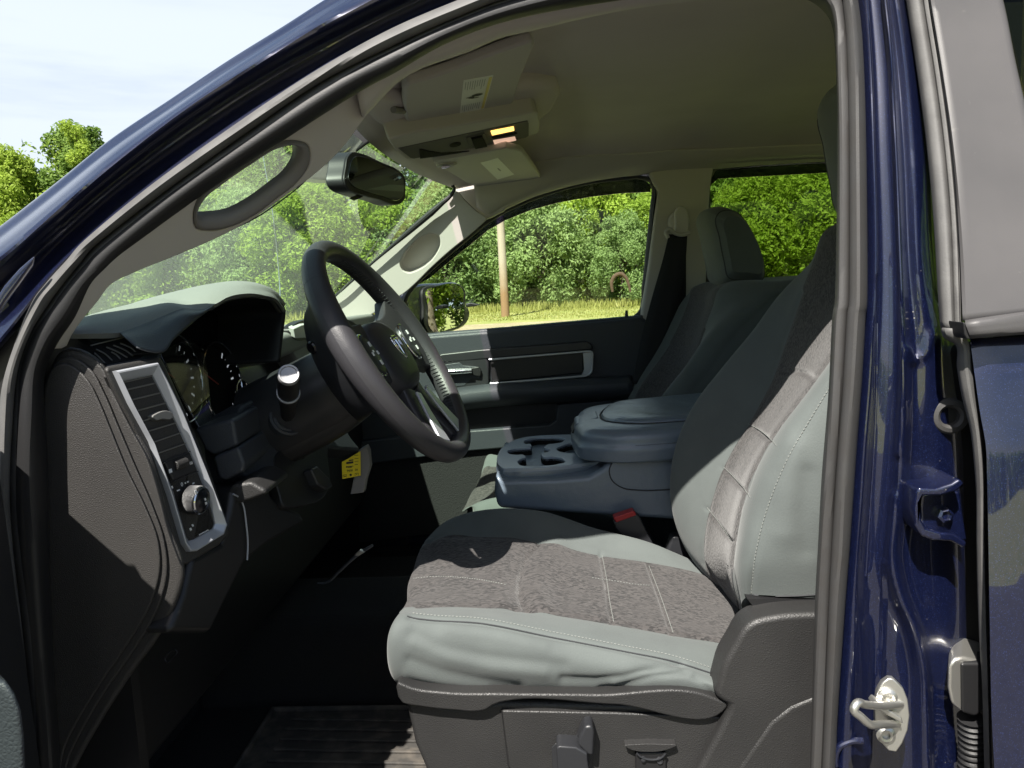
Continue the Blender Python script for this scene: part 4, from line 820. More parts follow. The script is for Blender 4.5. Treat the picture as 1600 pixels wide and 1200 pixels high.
# centre and passenger side of the dash
MB().prism([V(-.56, 1.50, 1.395), V(-.57, 2.0, 1.405), V(-.55, 2.43, 1.40), V(-1.0, 2.43, 1.36), V(-1.0, 1.40, 1.36), V(-.66, 1.36, 1.39)], (0, 0, -.05)).build('dash_top', DASHT, dash, bevel=.014, seg=4)
MB().prism([V(-.57, 1.62, 1.385), V(-.575, 2.43, 1.39), V(-.56, 2.43, 1.22), V(-.56, 1.80, 1.22)], (-.06, 0, 0)).build('dash_face', DASHT, dash, bevel=.01)
mb = MB(); mb.prism([WX(x, y, -.562) for x, y in sm([(456, 512), (466, 503), (482, 499), (500, 497), (502, 528), (480, 531), (460, 530)], 40)], (-.02, 0, 0)); cvn = mb.build('centre_vent', DARK, dash, bevel=.002)
MB().prism([WX(x, y, -.555) for x, y in [(459, 514), (472, 508), (498, 504), (498, 527), (462, 529)]], (-.012, 0, .006)).build('sunlit_spot_plate', mat('white_sunlit_plate', (.6, .62, .58), .45), cvn, bevel=.002)  # white plate painted in for a sunlit bright spot on the dash
# instruments
cl_pl = MB().prism([V(-.655, 1.0, 1.25), V(-.655, 1.56, 1.25), V(-.655, 1.56, 1.42), V(-.655, 1.0, 1.42)], (-.01, 0, 0)).build('instrument_cluster', DARK, truck)
nG = unit(V(1, 0, .12)); oG = V(-.585, 1.4, 1.36)
PG = lambda l, d=0: [WP(x, y, oG, nG)+nG*d for x, y in l]
MB().prism(PG([(256, 560), (330, 480), (440, 470), (470, 540), (482, 600), (430, 655), (340, 672)], -.03), -nG*.004).build('cluster_mask', GLOSSB, cl_pl)
def gauge(cx, cy, r, name, n0, col_):
    c0 = PG([(cx, cy)])[0]; a = unit(np.cross(V(0, 1, 0), nG)); b = V(0, 1, 0)
    pt = lambda t, q, d=0: c0+nG*d+(a*math.cos(t)+b*math.sin(t))*q
    g = MB().lathe(c0-nG*.02, nG, [(r*1.04, 0), (r*1.04, .014), (r*.98, .012), (r*.94, .004)], 64).build(name, MATTE, cl_pl)
    MB().tube([pt(t, r*1.02, -.004) for t in np.linspace(0, 2*math.pi, 80, endpoint=False)], .0018, 8, n=0, closed=True).build('gauge_ring', CHRO, g)
    mb = MB()
    for k in range(n0):
        t = R(-140+280*k/(n0-1)); big = k % 2 == 0; w_ = .028 if big else .012
        mb.add([pt(t-w_, r*.93, -.0145), pt(t+w_, r*.93, -.0145), pt(t+w_, r*(.78 if big else .86), -.0145), pt(t-w_, r*(.78 if big else .86), -.0145)], [(0, 1, 2, 3)])
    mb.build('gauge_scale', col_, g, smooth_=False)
    mb = MB(); mb.tube([pt(R(-120), r*.05, -.012), pt(R(-120), r*.75, -.012)], .0012, 6, n=3); mb.build('gauge_needle', REDP, g)
    return g
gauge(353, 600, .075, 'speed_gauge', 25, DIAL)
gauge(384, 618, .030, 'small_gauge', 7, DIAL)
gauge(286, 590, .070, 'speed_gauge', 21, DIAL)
nL = unit(V(1, 0, .55)); PL = lambda l, d=0: [WP(x, y, oG+V(.02, 0, 0), nL)+nL*d for x, y in l]
MB().prism(PL([(252, 552), (272, 538), (296, 530), (318, 545), (325, 580), (330, 640), (335, 662), (312, 668), (285, 620)], .0), -nL*.003).build('cluster_lens', GLENS, cl_pl, bevel=.001)

# lower dash: knee panel, pod, parking-brake release, column
oN, nN = plane3(W(300, 880, .955), W(405, 752, 1.12), W(520, 800, 1.32))
if nN@FW > 0: nN = -nN
PN = lambda l, d=0: [WP(x, y, oN, nN)+nN*d for x, y in l]
MB().prism(PN([(300, 872), (346, 848), (360, 800), (366, 762), (400, 750), (416, 762), (440, 790), (470, 800), (480, 815), (420, 850), (384, 880), (330, 990), (262, 990), (286, 930)]), -nN*.06).build('knee_panel', DARK, dash, bevel=.01, seg=4)
MB().tube(PN([(361, 772), (371, 778), (377, 790), (381, 815), (384, 850), (383, 875)], .0035), .0013, 8, n=40).build('panel_trim_line', SILV, dash)
MB().prism(WS([(352, 770), (362, 757), (392, 752), (412, 764), (418, 772), (392, 782), (366, 790)], 1.06), (0, .1, 0)).build('knee_panel_shoulder', CHAR, dash, bevel=.008, seg=4)
MB().prism(WS([(302, 670), (363, 654), (366, 660), (372, 697), (334, 713), (320, 704)], 1.075), (-.01, .16, 0)).build('switch_pod', DASHP, dash, bevel=.006)
MB().prism(WS([(332, 714), (373, 698), (383, 726), (380, 738), (352, 752), (341, 748)], 1.068), (-.01, .16, 0)).build('switch_pod_lower', DASHP, dash, bevel=.006)
oS, nS = plane3(W(365, 668, 1.12), W(548, 692, 1.45), W(480, 575, 1.40))
if nS@FW > 0: nS = -nS
PS = lambda l, d=0: [WP(x, y, oS, nS)+nS*d for x, y in l]
MB().prism(PS([(366, 668), (378, 634), (440, 598), (482, 572), (505, 600), (525, 645), (548, 682), (566, 704), (505, 700), (440, 728), (400, 752), (380, 738), (370, 700)]), -nS*.06).build('column_panel', DASHP, dash, bevel=.006)
MB().tube(PS([(366, 672), (400, 664), (432, 656), (470, 648), (494, 640)], .0008), .0008, 6, n=20).build('panel_joint', DARK, dash)
MB().prism(PS(sm([(425, 735), (429, 713), (444, 697), (474, 675), (487, 671), (508, 690), (511, 720), (513, 758), (506, 776), (456, 793), (444, 794), (434, 770)], 50), .003), -nS*.02).build('recess_panel', DARK, dash, bevel=.004)
MB().prism(PS([(455, 703), (485, 679), (507, 694), (472, 718)], .006), -nS*.006).build('bin_lid', CHARS, dash, bevel=.002)
MB().prism(PS([(471, 738), (480, 732), (500, 752), (506, 765), (496, 770), (482, 762)], .02), -nS*.02).build('brake_release_handle', CHARS, dash, bevel=.004, seg=4)
# metal bracket low in the footwell
mb = MB(); mb.tube([W(x, y, 1.40) for x, y in ((496, 911), (508, 911), (530, 893), (548, 876), (560, 866), (582, 852))], [.002, .004, .005, .005, .006, .005], 8, n=24, flat=.6); mb.build('pedal_bracket', mat('dull_steel', (.13, .14, .16), .4, .6), truck)
MB().prism(WS([(553, 868), (562, 860), (570, 863), (560, 869)], 1.39), (0, .01, 0)).build('pedal_clip', STEEL, truck, bevel=.001)
mb = MB(); mb.tube([W(x, y, .98) for x, y in ((258, 1032), (262, 1022), (272, 1015), (276, 1017), (270, 1027), (260, 1034))], .0012, 6, n=24, closed=True); mb.build('release_symbol', CHARS, truck)

# ================================================================ STEERING WHEEL AND COLUMN
WC = V(-.2584, 1.2402, 1.3857); TH, YA = .5424, .0561
wa = V(math.cos(TH)*math.cos(YA), -math.cos(TH)*math.sin(YA), math.sin(TH)); wu = V(-math.sin(TH)*math.cos(YA), math.sin(TH)*math.sin(YA), math.cos(TH)); wv = np.cross(wa, wu)
wp = lambda s, r, d=0: WC+(wu*math.cos(s)+wv*math.sin(s))*r+wa*d
wh = MB(); nS_ = 220
rings = []; RW = .1925
for k in range(nS_):
    s = 2*math.pi*k/nS_; rad = unit(wu*math.cos(s)+wv*math.sin(s))
    fat = 1+.16*(math.exp(-((s-R(80))/R(30))**2)+math.exp(-((s-R(280))/R(30))**2))
    th = np.linspace(0, 2*math.pi, 28, endpoint=False)
    rings.append([wp(s, RW)+(rad*math.cos(t)*.0165+wa*math.sin(t)*.0185)*fat for t in th])
P = np.array(rings); P = np.concatenate([P, P[:, :1]], 1)
XY = proj(P)
wheel = wh.grid(P, closed=True).build('steering_wheel', LEATH, truck)
mb = MB()                                                      # baseball stitching along the inside of the rim
for k in range(150):
    s = 2*math.pi*k/150
    if not (R(185) < s < R(350)): continue
    rad = unit(wu*math.cos(s)+wv*math.sin(s)); tn = unit(-wu*math.sin(s)+wv*math.cos(s))
    c0 = wp(s, RW)-rad*.0172
    mb.tube([c0+wa*.006-tn*.0016, c0-rad*.0012, c0-wa*.006+tn*.0016], .0009, 5, n=0)
mb.build('rim_stitching', PIPE, wheel)
for s in (R(48), R(312)):
    rad = unit(wu*math.cos(s)+wv*math.sin(s))
    MB().tube([wp(s, RW)+(rad*math.cos(t)*.0169+wa*math.sin(t)*.0189) for t in np.linspace(0, 2*math.pi, 30, endpoint=False)], .0007, 6, n=0, closed=True).build('rim_seam', DARK, wheel)
# hub with a domed cover
mb = MB(); rows = []
for q, d in ((1.0, -.045), (1.02, -.03), (1.0, -.012), (.93, .0), (.75, .008), (.45, .013), (.12, .015)):
    rows.append([WC+wu*(.066*q*np.sign(math.cos(t))*abs(math.cos(t))**.7-.006)+wv*(.080*q*np.sign(math.sin(t))*abs(math.sin(t))**.7)+wa*d for t in np.linspace(0, 2*math.pi, 49)])
hub = MB().grid(loftg(rows, 64, 24)).build('hub_cover', LEATH, wheel)
MB().lathe(WC-wa*.075, wa, [(.062, -.02), (.072, 0), (.085, .02), (.088, .035)], 48).build('hub_back', DARK, wheel)
# emblem: a small shield with two curled strokes
mb = MB(); e0 = WC+wa*.0145
ep = lambda a, b: e0+wu*a+wv*b-wa*(.9*(a*a+b*b))
mb.tube([ep(*q) for q in ((.020, 0), (.018, .016), (.004, .019), (-.012, .012), (-.022, 0), (-.012, -.012), (.004, -.019), (.018, -.016))], .0016, 8, n=60, closed=True)
for sg in (1, -1):
    mb.tube([ep(.014, sg*.002), ep(.014, sg*.010), ep(.006, sg*.013), ep(-.002, sg*.010), ep(.0, sg*.006)], .0017, 8, n=24)
mb.tube([ep(.012, 0), ep(-.004, 0), ep(-.016, 0)], [.003, .0022, .001], 8, n=12)
mb.build('emblem', CHRO, wheel)
# spokes: two at the sides, two below
def spoke(s0, s1, name='spoke', m=LEATH, d0=.006, d1=-.022, inner=.075, tw=.12):
    rows = []
    for r_, dd, k in ((.188, -.002, 1.0), (.165, -.004, .92), (.135, -.008, .8), (.105, -.01, .85), (inner, -.008, 1.15)):
        mid = (s0+s1)/2; h = (s1-s0)/2*k*(.188/r_)**.55
        rows.append([wp(mid-h, r_, dd+d0-.004), wp(mid-h*.6, r_, dd+d0), wp(mid+h*.6, r_, dd+d0), wp(mid+h, r_, dd+d0-.004), wp(mid+h, r_, dd+d1), wp(mid-h, r_, dd+d1)])
    a = np.array(rows); P = np.stack([smooth(a[:, i], 20) for i in range(6)], 0)
    return MB().grid(P, closed=True, caps=True).build(name, m, wheel, bevel=.003)
spoke(R(58), R(108)); spoke(R(252), R(302)); b1_ = spoke(R(150), R(170)); b2_ = spoke(R(190), R(210))
for s in (R(160), R(200)):
    MB().prism([wp(s-.12, .178, .004), wp(s-.10, .12, .002), wp(s-.1, .085, .002), wp(s+.1, .085, .002), wp(s+.10, .12, .002), wp(s+.12, .178, .004)], wa*.005).build('spoke_insert', SILV, wheel, bevel=.002)
# back of the near spoke, sweeping to the column, with its thumb switch
rows = []
for r_, d, a0, a1 in ((.196, -.006, 50, 112), (.180, -.02, 50, 112), (.150, -.05, 45, 116), (.115, -.075, 38, 124), (.07, -.09, 25, 140)):
    rows.append([wp(R(a), r_, d) for a in np.linspace(a0, a1, 9)])
MB().grid(loftg(rows, 30, 24)).build('spoke_back', CHARS, wheel, solid=.012)
bb = wp(R(66), .150, -.058); bn = unit(wv*.8-wa*.5)
mb = MB(); ax = unit(np.cross(bn, wv)); 
mb.lathe(bb, bn, [(.010, -.004), (.010, .004), (.008, .006), (.003, .0065)], 20); mb.build('thumb_switch', GLOSSB, wheel)
# switch pod on the far spoke
def pod(sgn):
    rows = []
    for q, d in ((1.0, .0), (1.0, .008), (.9, .012), (.5, .014), (.05, .0145)):
        rows.append([WC+wv*(sgn*.118)+wu*.004+wu*(.034*q*math.cos(t))+wv*(.025*q*math.sin(t))+wa*(d-.006) for t in np.linspace(0, 2*math.pi, 41)])
    p_ = MB().grid(np.array(rows)).build('switch_pod', CHARS, wheel)
    MB().tube([WC+wv*(sgn*.118)+wu*.004+wu*(.036*math.cos(t))+wv*(.027*math.sin(t))+wa*.003 for t in np.linspace(R(-20), R(200), 40)], .0016, 8, n=0).build('pod_ring', CHRO, wheel)
    mb = MB()
    for a, b, h in ((.016, 0, .004), (-.016, 0, .004), (0, .012, .003), (0, -.012, .003), (.004, .004, .002)):
        mb.box(WC+wv*(sgn*.118+b)+wu*(.004+a)+wa*.0095, wu*h, wv*h*.7, wa*.0008)
    mb.build('pod_marking', WHITEM, wheel)
pod(-1); pod(1)
# column shroud and stalk
col_ = MB().tube([WC-wa*.055, WC-wa*.10-wu*-.004, WC-wa*.18-wu*-.012, WC-wa*.26-wu*-.02], [.056, .066, .068, .070], 32, n=24).build('steering_column', CHARS, truck)
MB().tube([WC-wa*.07-wu*.035, WC-wa*.14-wu*.035, WC-wa*.24-wu*.02], [.03, .038, .045], 20, n=16).build('tilt_shroud', DARK, col_)
sb0, sb1 = W(450, 652, 1.20), W(451, 586, 1.045); sa = unit(sb1-sb0); sl = np.linalg.norm(sb1-sb0)
stk_ = MB().lathe(sb0, sa, [(.011, -.02), (.012, sl*.3), (.0155, sl*.55), (.0162, sl*.9), (.015, sl)], 32).build('indicator_stalk', DARK, col_)
MB().lathe(sb0, sa, [(.0163, sl*.60), (.0172, sl*.605), (.0172, sl*.625), (.0165, sl*.63)], 40).build('stalk_ring', SILV, stk_)
MB().lathe(sb0, sa, [(.0152, sl*.985), (.0152, sl*1.01), (.0138, sl*1.025), (.0118, sl*1.024), (.011, sl*1.012), (.002, sl*1.008)], 40).build('stalk_end', mat('satin_grey_cap', (.36, .36, .37), .4, .5), stk_)
MB().lathe(sb0, unit(sa*.6+nS*.4), [(.031, -.012), (.031, .001), (.028, .004), (.025, .001), (.022, .004), (.018, .002), (.012, .012)], 40).build('stalk_boot', DASHP, stk_)
# pale cover under the column with the yellow sticker on it
MB().prism(WS([(572, 697), (576, 706), (578, 730), (571, 752), (568, 770), (547, 773), (553, 744), (560, 704)], 1.30), (0, .02, 0)).build('column_cover', TRIMD, truck, bevel=.002)
ty = 1.292
tg = MB().prism(WS([(534, 722), (545, 716), (563, 705), (563.5, 743), (535, 748.5)], ty), (0, .001, 0)).build('service_sticker', YEL, truck)
mb = MB()
def bar(x0, y0, x1, y1, d=.0006): mb.prism(WS([(x0, y0), (x1, y0-.12*(x1-x0)), (x1, y1-.12*(x1-x0)), (x0, y1)], ty-d), (0, .0003, 0))
for x0, y0, x1, y1 in ((545, 718.6, 552, 720.4), (541, 722, 552, 725.2), (553, 711.5, 560, 712.3), (554, 716.5, 560, 717.2), (554, 721, 560, 721.6), (554, 726, 559, 726.8), (541, 728.5, 543, 731), (544, 728.7, 546.5, 731), (547, 728.3, 549.5, 730.8), (550, 728, 552, 729), (536, 742, 541.5, 742.6), (536, 742, 536.6, 746), (541, 742, 541.5, 746), (538, 743.5, 540, 745.5), (554.5, 739.6, 560, 740.2), (554.5, 739.6, 555, 744), (559.5, 739, 560, 743.4), (556.5, 741, 558, 742)): bar(x0, y0, x1, y1)
mb.add([W(548+1.9*math.cos(t), 742+1.8*math.sin(t), ty-.0006) for t in np.linspace(0, 6.28, 14, endpoint=False)], [list(range(14))])
uu = unit(W(560, 733, ty)-W(540, 735.4, ty)); vv = unit(W(550, 720, ty)-W(550, 735, ty))
for s, x, y in (('7478', 546.5, 735.6), ('06', 557, 734.0)):
    a, b = text_mesh(s, .0052, W(x, y, ty-.0012), uu, vv); mb.add(a, b)
mb.build('sticker_print', INK, tg, smooth_=False)
# ================================================================ SEATS
def loft_idx(rows, nu, m, closed=True):
    a = np.stack([smooth(r, nu) for r in rows]); k = len(rows)
    p = np.concatenate([a[-1:], a, a[:2]]) if closed else np.concatenate([2*a[:1]-a[1:2], a, 2*a[-1:]-a[-2:-1]])
    outp = []
    for i in range(k if closed else k-1):
        p0, p1, p2, p3 = p[i], p[i+1], p[i+2], p[i+3]
        for j in range(m):
            x = j/m; outp.append(.5*((2*p1)+(-p0+p2)*x+(2*p0-5*p1+4*p2-p3)*x*x+(-p0+3*p1-3*p2+p3)*x**3))
    if not closed: outp.append(a[-1])
    return np.stack(outp)
def rowpx(l, Y): return [W(x, y, Y if np.isscalar(Y) else Y[i]) for i, (x, y) in enumerate(l)]
def carve(P, closed, jobs, sgn):
    XY = proj(P); N = gnormals(P, closed)*sgn
    for line, wd, dp, *lim in jobs:
        d = pdist(XY, line); wgt = np.exp(-(d/wd)**2)*dp
        if lim: wgt[:lim[0]] = 0; wgt[lim[1]:] = 0
        P = P+N*wgt[..., None]
    return P
G0 = V(-.19, 1.24, .97)
cush = [rowpx([(620, 1066), (660, 1072), (750, 1080), (862, 1082), (975, 1083), (1050, 1087), (1124, 1092), (1180, 1096)], .985),
        rowpx([(610, 1010), (650, 1020), (750, 1030), (862, 1040), (975, 1053), (1050, 1063), (1122, 1074), (1180, 1084)], .962),
        rowpx([(627, 963), (667, 967), (750, 972), (862, 994), (975, 1016), (1050, 1031), (1116, 1052), (1180, 1080)], .985),
        rowpx([(636, 949), (675, 946.5), (750, 947), (825, 954), (956, 973), (1050, 990), (1160, 1012), (1215, 1032)], 1.06),
        rowpx([(644, 905), (690, 897), (760, 889), (830, 893), (945, 910), (1035, 925), (1140, 950), (1190, 968)], 1.24),
        rowpx([(660, 855), (690, 838), (750, 837), (830, 843), (937, 866), (1020, 878), (1105, 897), (1150, 912)], 1.40),
        rowpx([(698, 818), (731, 803), (780, 795), (845, 799), (930, 826), (1010, 847), (1099, 886), (1140, 902)], 1.465)]
cush.append([p+V(0, .03, -.10) for p in cush[6]]); cush.append([V(p[0], 1.40, .87) for p in cush[6]]); cush.append([V(p[0]+.01, 1.08, .87) for p in cush[0]])
G0 = V(-.232, 1.24, .965)
for r in cush:
    r0_ = r[0]; r.insert(0, r0_+(G0-r0_)*.16+V(-.010, 0, -.004)); r.insert(0, r0_+(G0-r0_)*.42+V(-.010, 0, -.006))
P = loft_idx(cush, 230, 16)
N = gnormals(P, True); sg = 1 if N[4*16, 100, 2] > 0 else -1
rng = np.random.default_rng(5)
seams = [([(939, 866), (946, 905), (951, 940), (957, 973)], 3.2, -.0045), ([(1012, 882), (1028, 925), (1042, 965), (1050, 990)], 3.2, -.0045),
         ([(842, 848), (824, 868), (813, 895), (811, 920), (817, 942), (826, 955)], 3.6, -.007), ([(842, 848), (824, 868), (813, 895), (811, 920), (817, 942), (826, 955)], 24, -.003), ([(868, 856), (846, 885), (838, 915), (846, 945)], 18, .0055), ([(800, 852), (785, 880), (782, 915), (790, 940)], 18, .003)]
jobs = [(l, w_, d_, 3*16, 5*16+4) for l, w_, d_ in seams]
jobs += [([(640, 964), (667, 968), (750, 974), (862, 996), (975, 1018), (1050, 1033), (1117, 1054)], 3.0, -.004, 16, 3*16)]
jobs += [([(650, 947.5), (675, 947), (750, 947), (825, 954), (956, 973), (1050, 990), (1160, 1012)], 2.6, -.003, 2*16, 4*16), ([(668, 846), (690, 838), (750, 837), (830, 843), (937, 866), (1020, 878), (1105, 897)], 2.6, -.003, 4*16, 6*16)]
fold = [([(1062, 1037), (1010, 1048), (975, 1060), (930, 1064), (880, 1062)], 7.5, -0.0056), ([(1070, 1049), (1020, 1056), (975, 1072), (940, 1079)], 6.25, -0.0050), ([(1058, 1044), (1005, 1056), (960, 1068)], 6.25, 0.0031),
        ([(645, 990), (675, 1010), (750, 1026), (820, 1034), (880, 1040)], 11.25, -0.0037), ([(650, 1004), (700, 1026), (770, 1042), (850, 1050)], 10.0, 0.0037), ([(640, 1032), (690, 1050), (750, 1064), (810, 1074)], 8.75, -0.0037), ([(636, 1052), (690, 1066), (760, 1075)], 6.25, 0.0019),
        ([(900, 1005), (960, 1020), (1030, 1040), (1080, 1050)], 8.75, 0.0025), ([(700, 985), (760, 992), (850, 1010)], 10.0, 0.0025), ([(1085, 1058), (1100, 1068), (1110, 1084)], 5.0, -0.0025)]
jobs += [(l, w_, d_*.72, 0, 2*16+2) for l, w_, d_ in fold]
P = carve(P, True, jobs, sg)
def cmat(v, u):
    r = v*(len(cush)*16-1)/16
    return 1 if 3 <= r < 5 else (2 if r >= 8 else 0)
seat = MB().prism(WS([(632, 1090), (712, 1106), (780, 1096), (1136, 1104), (1132, 1121), (1091, 1200), (1050, 1340), (705, 1340), (664, 1200), (648, 1163)], .968), (0, .45, 0)).build('front_seat', CHAR, truck, bevel=.008, seg=4)
cu_ = MB().grid(P, cmat, closed=True, caps=True).build('cushion', [CLOTH, FABR, DARK], seat, angle=60)
bk = [rowpx([(1285, 932), (1330, 800), (1370, 700), (1402, 600), (1440, 480), (1478, 352)], [.985, .968, .965, .965, .975, 1.0]),
      rowpx([(1169, 932), (1173, 880), (1192, 800), (1224, 720), (1270, 640), (1314, 570), (1370, 460), (1428, 352)], [1.0, .985, .985, .985, .985, .985, .99, 1.02]),
      rowpx([(1160, 972), (1142, 887), (1146, 850), (1156, 794), (1181, 725), (1219, 662), (1262, 606), (1310, 540), (1385, 385), (1396, 352)], 1.06),
      None,
      rowpx([(1140, 945), (1099, 880), (1097, 860), (1100, 825), (1112, 775), (1137, 712), (1169, 659), (1204, 594), (1226, 531), (1252, 456), (1272, 405), (1288, 362)], 1.36),
      rowpx([(1100, 892), (1078, 866), (1054, 814), (1047, 769), (1050, 725), (1062, 681), (1087, 631), (1125, 581), (1175, 519), (1219, 459), (1262, 416), (1300, 384), (1322, 366)], 1.455)]
cA, cE = smooth(bk[2], 14), smooth(bk[4], 14)
bk[3] = [.5*(a+b)+V(.012, 0, -.004) for a, b in zip(cA, cE)]
bk.append([p+V(.055, .03, .0) for p in bk[5]]); bk.append([p+V(.14, -.02, .01) for p in bk[5]]); bk.append([p+V(.13, .05, .01) for p in bk[0]])
TOPC = V(.60, 1.23, 1.50)
for r in bk:
    e = r[-1]; r.append(e+(TOPC-e)*.10+V(.015, 0, .022)); r.append(e+(TOPC-e)*.35+V(.02, 0, .040))
PB_ = loft_idx(bk, 240, 16); N = gnormals(PB_, True); sg = 1 if N[4*16, 100, 0] < 0 else -1
bse = [([(1228, 584), (1240, 579), (1256, 582), (1272, 592)], 3, -.0035), ([(1168, 664), (1186, 674), (1205, 690), (1214, 700)], 2.6, -.0026), ([(1130, 732), (1146, 748), (1163, 767), (1172, 780)], 2.6, -.0026), ([(1104, 795), (1120, 815), (1142, 846)], 2.6, -.0026)]
jobs = [(l, w_, d_, 2*16, 4*16+3) for l, w_, d_ in bse]
jobs += [([(1160, 972), (1142, 887), (1146, 850), (1156, 794), (1181, 725), (1219, 662), (1262, 606), (1310, 540)], 2.6, -.004, 1*16, 3*16), ([(1140, 945), (1099, 880), (1097, 860), (1100, 825), (1112, 775), (1137, 712), (1169, 659), (1204, 594), (1226, 531), (1252, 456)], 2.6, -.004, 3*16, 5*16)]
jobs += [([(1173, 932), (1177, 880), (1196, 800), (1228, 720), (1274, 640), (1318, 570)], 3, -.003, 0, 2*16)]
jobs += [([(1240, 700), (1228, 760), (1225, 830)], 22, .004, 0, 2*16), ([(1262, 740), (1256, 800), (1262, 860)], 14, -.003, 0, 2*16)]
PB_ = carve(PB_, True, jobs, sg)
def bmat(v, u):
    r = v*(len(bk)*16-1)/16
    return 1 if 2 <= r < 4 else 0
br_ = MB().grid(PB_, bmat, closed=True, caps=True).build('backrest', [CLOTH, FABR], seat, angle=60)
# twin-needle stitching and dark piping laid on the cloth
bC, bB = bvh_of(cu_), bvh_of(br_)
def seam_stitch(*a):
    m_ = MB(); stitch(m_, *a)
    if m_.v: m_.build('stitching', THREAD, seat)
for off in (-5.5,):
    seam_stitch(on_surface(bC, [(645, 964+off), (667, 966.5+off), (750, 972+off), (862, 993+off), (975, 1015+off), (1050, 1030+off), (1114, 1050+off)], 160, .3, .0006), .55, .0007)
seam_stitch(on_surface(bC, [(646, 904), (680, 901), (712, 902), (750, 906), (792, 914)], 60, .3, .0004), .55, .0006)
seam_stitch(on_surface(bC, [(925, 903), (960, 908), (1000, 914), (1016, 915)], 40, .3, .0004), .55, .0006)
for d in (6,): seam_stitch(on_surface(bB, [(1168+d, 930), (1172+d, 880), (1191+d, 800), (1223+d, 720), (1269+d, 640), (1312+d, 571)], 160, .3, .0006), .55, .0007)
for l in ([(941, 868), (948, 905), (953, 940), (959, 972)], [(1014, 884), (1030, 925), (1044, 965), (1052, 989)]):
    seam_stitch(on_surface(bC, l, 60, .3, .0002), .95, .0006)
for l in [q[0] for q in bse[1:]]: seam_stitch(on_surface(bB, [(x+1, y-2) for x, y in l], 40, .3, .0002), .95, .0006)
for b, l, r_ in ((bC, [(636, 963), (645, 965.5), (667, 968.5), (750, 974), (862, 996), (975, 1018), (1050, 1033), (1115, 1053)], .0011), (bB, [(1144, 890), (1145, 905), (1152, 940), (1160, 970)], .0012), (bB, [(1172, 929), (1200, 931), (1240, 931), (1276, 929)], .0013)):
    q = on_surface(b, l, 90, .3, .0002)
    if len(q) > 3: MB().tube(q, r_, 6, n=0).build('piping', PIPE, seat)
def headrest(dx, dy, dz, parent):
    pf = [(1112, 318), (1118, 311), (1128, 308), (1146, 311), (1164, 327), (1180, 354), (1193, 384), (1200, 412), (1197, 438), (1165, 438), (1134, 434), (1126, 405), (1117, 360)]
    a = np.array(WS(pf, 2.0)); rows = []; yc = 2.14; c = a.mean(0)
    for t in np.linspace(-1, 1, 13):
        s = (1-abs(t)**4*.32); tilt = V(.012*t*t, 0, 0)
        p = (a-c)*s+c; p[:, 1] = yc+t*.138; rows.append(p+tilt+V(dx, dy, dz))
    a = np.array(rows); P = np.stack([smooth(np.concatenate([r[-1:], r, r[:2]]), 92, lin=False) for r in a])
    P = np.stack([smooth(r, 64, closed=True) for r in a]); P = np.concatenate([P, P[:, :1]], 1)
    mb = MB(); n = P.shape[1]; mb.grid(P, lambda v, u: 0)
    for k in (0, -1): mb.add(P[k][:-1], [list(range(n-1))])
    h = mb.build('headrest', CLOTH, parent, bevel=0, angle=75)
    for k in (1, -2): MB().tube(P[k][:-1], .0016, 6, n=0, closed=True).build('headrest_piping', PIPE, parent)
    for y in (-.06, .06): MB().tube([V(c[0]+dx, yc+dy+y, 1.50+dz), V(c[0]+dx-.012, yc+dy+y, 1.42+dz)], .006, 10, n=3).build('headrest_post', CHRO, parent)
headrest(.022, -.915, .10, seat)
# passenger seat: the same seat mirrored, set lower and a little further forward
def mirrored(o, parent, dx, dz):
    me = o.data.copy(); me.transform(Matrix(((1, 0, 0, dx), (0, -1, 0, 2*1.69), (0, 0, 1, dz), (0, 0, 0, 1)))); me.flip_normals()
    n = bpy.data.objects.new(o.name.split('.')[0], me); COL.objects.link(n)
    if parent.parent: n.parent = parent
    else: n.parent = parent; n.matrix_parent_inverse = Matrix.Translation(parent.location).inverted()
    for md in o.modifiers:
        m2 = n.modifiers.new(md.name, md.type)
        if md.type == 'BEVEL': m2.width = md.width; m2.segments = md.segments; m2.limit_method = 'ANGLE'; m2.angle_limit = md.angle_limit
    return n
ps = mirrored(seat, truck, -.035, -.08)
for ch in list(seat.children):
    if any(k in ch.name for k in ('post', 'headrest', 'stitching', 'piping')): continue
    mirrored(ch, ps, .01 if 'cushion' in ch.name else -.035, -.11)
headrest(0, 0, -.016, ps)
# side shield of the driver's seat with its switches
MB().prism(WS(sm([(621, 1066), (640, 1074), (694, 1082), (787, 1084), (930, 1085.5), (1117, 1091), (1139, 1103), (1136, 1107), (960, 1102), (785, 1098), (776, 1100), (757, 1111), (745, 1113), (712, 1111), (650, 1104), (627, 1099)], 90), .952), (0, .06, 0)).build('shield_lip', CHAR, seat, bevel=.004, seg=4)
MB().prism(WS([(784, 1110.5), (960, 1114), (1131, 1121), (1095, 1198), (1076, 1240), (812, 1240), (795, 1198)], .962), (0, .02, 0)).build('switch_panel', CHAR, seat, bevel=.0025)
MB().tube(WS([(795, 1198), (783.5, 1109.5), (960, 1113), (1132, 1120), (1093, 1202)], .966), .0012, 6, n=0).build('panel_gap', DARK, seat)
MB().prism(WS(sm([(1119, 1091), (1124, 1062), (1130, 1040), (1147, 1009), (1166, 979), (1180, 970), (1200, 965), (1300, 958), (1340, 958), (1340, 1340), (1030, 1340), (1093, 1200), (1134, 1121), (1141, 1105)], 110), .945), (0, .05, 0)).build('hinge_shield', CHAR, seat, bevel=.008, seg=4)
MB().prism(WS([(1300, 1078), (1236, 1104), (1205, 1128), (1158, 1195), (1105, 1330), (1340, 1330), (1340, 1074)], .9425), (0, .02, 0)).build('hinge_cover', CHAR, seat, bevel=.006)
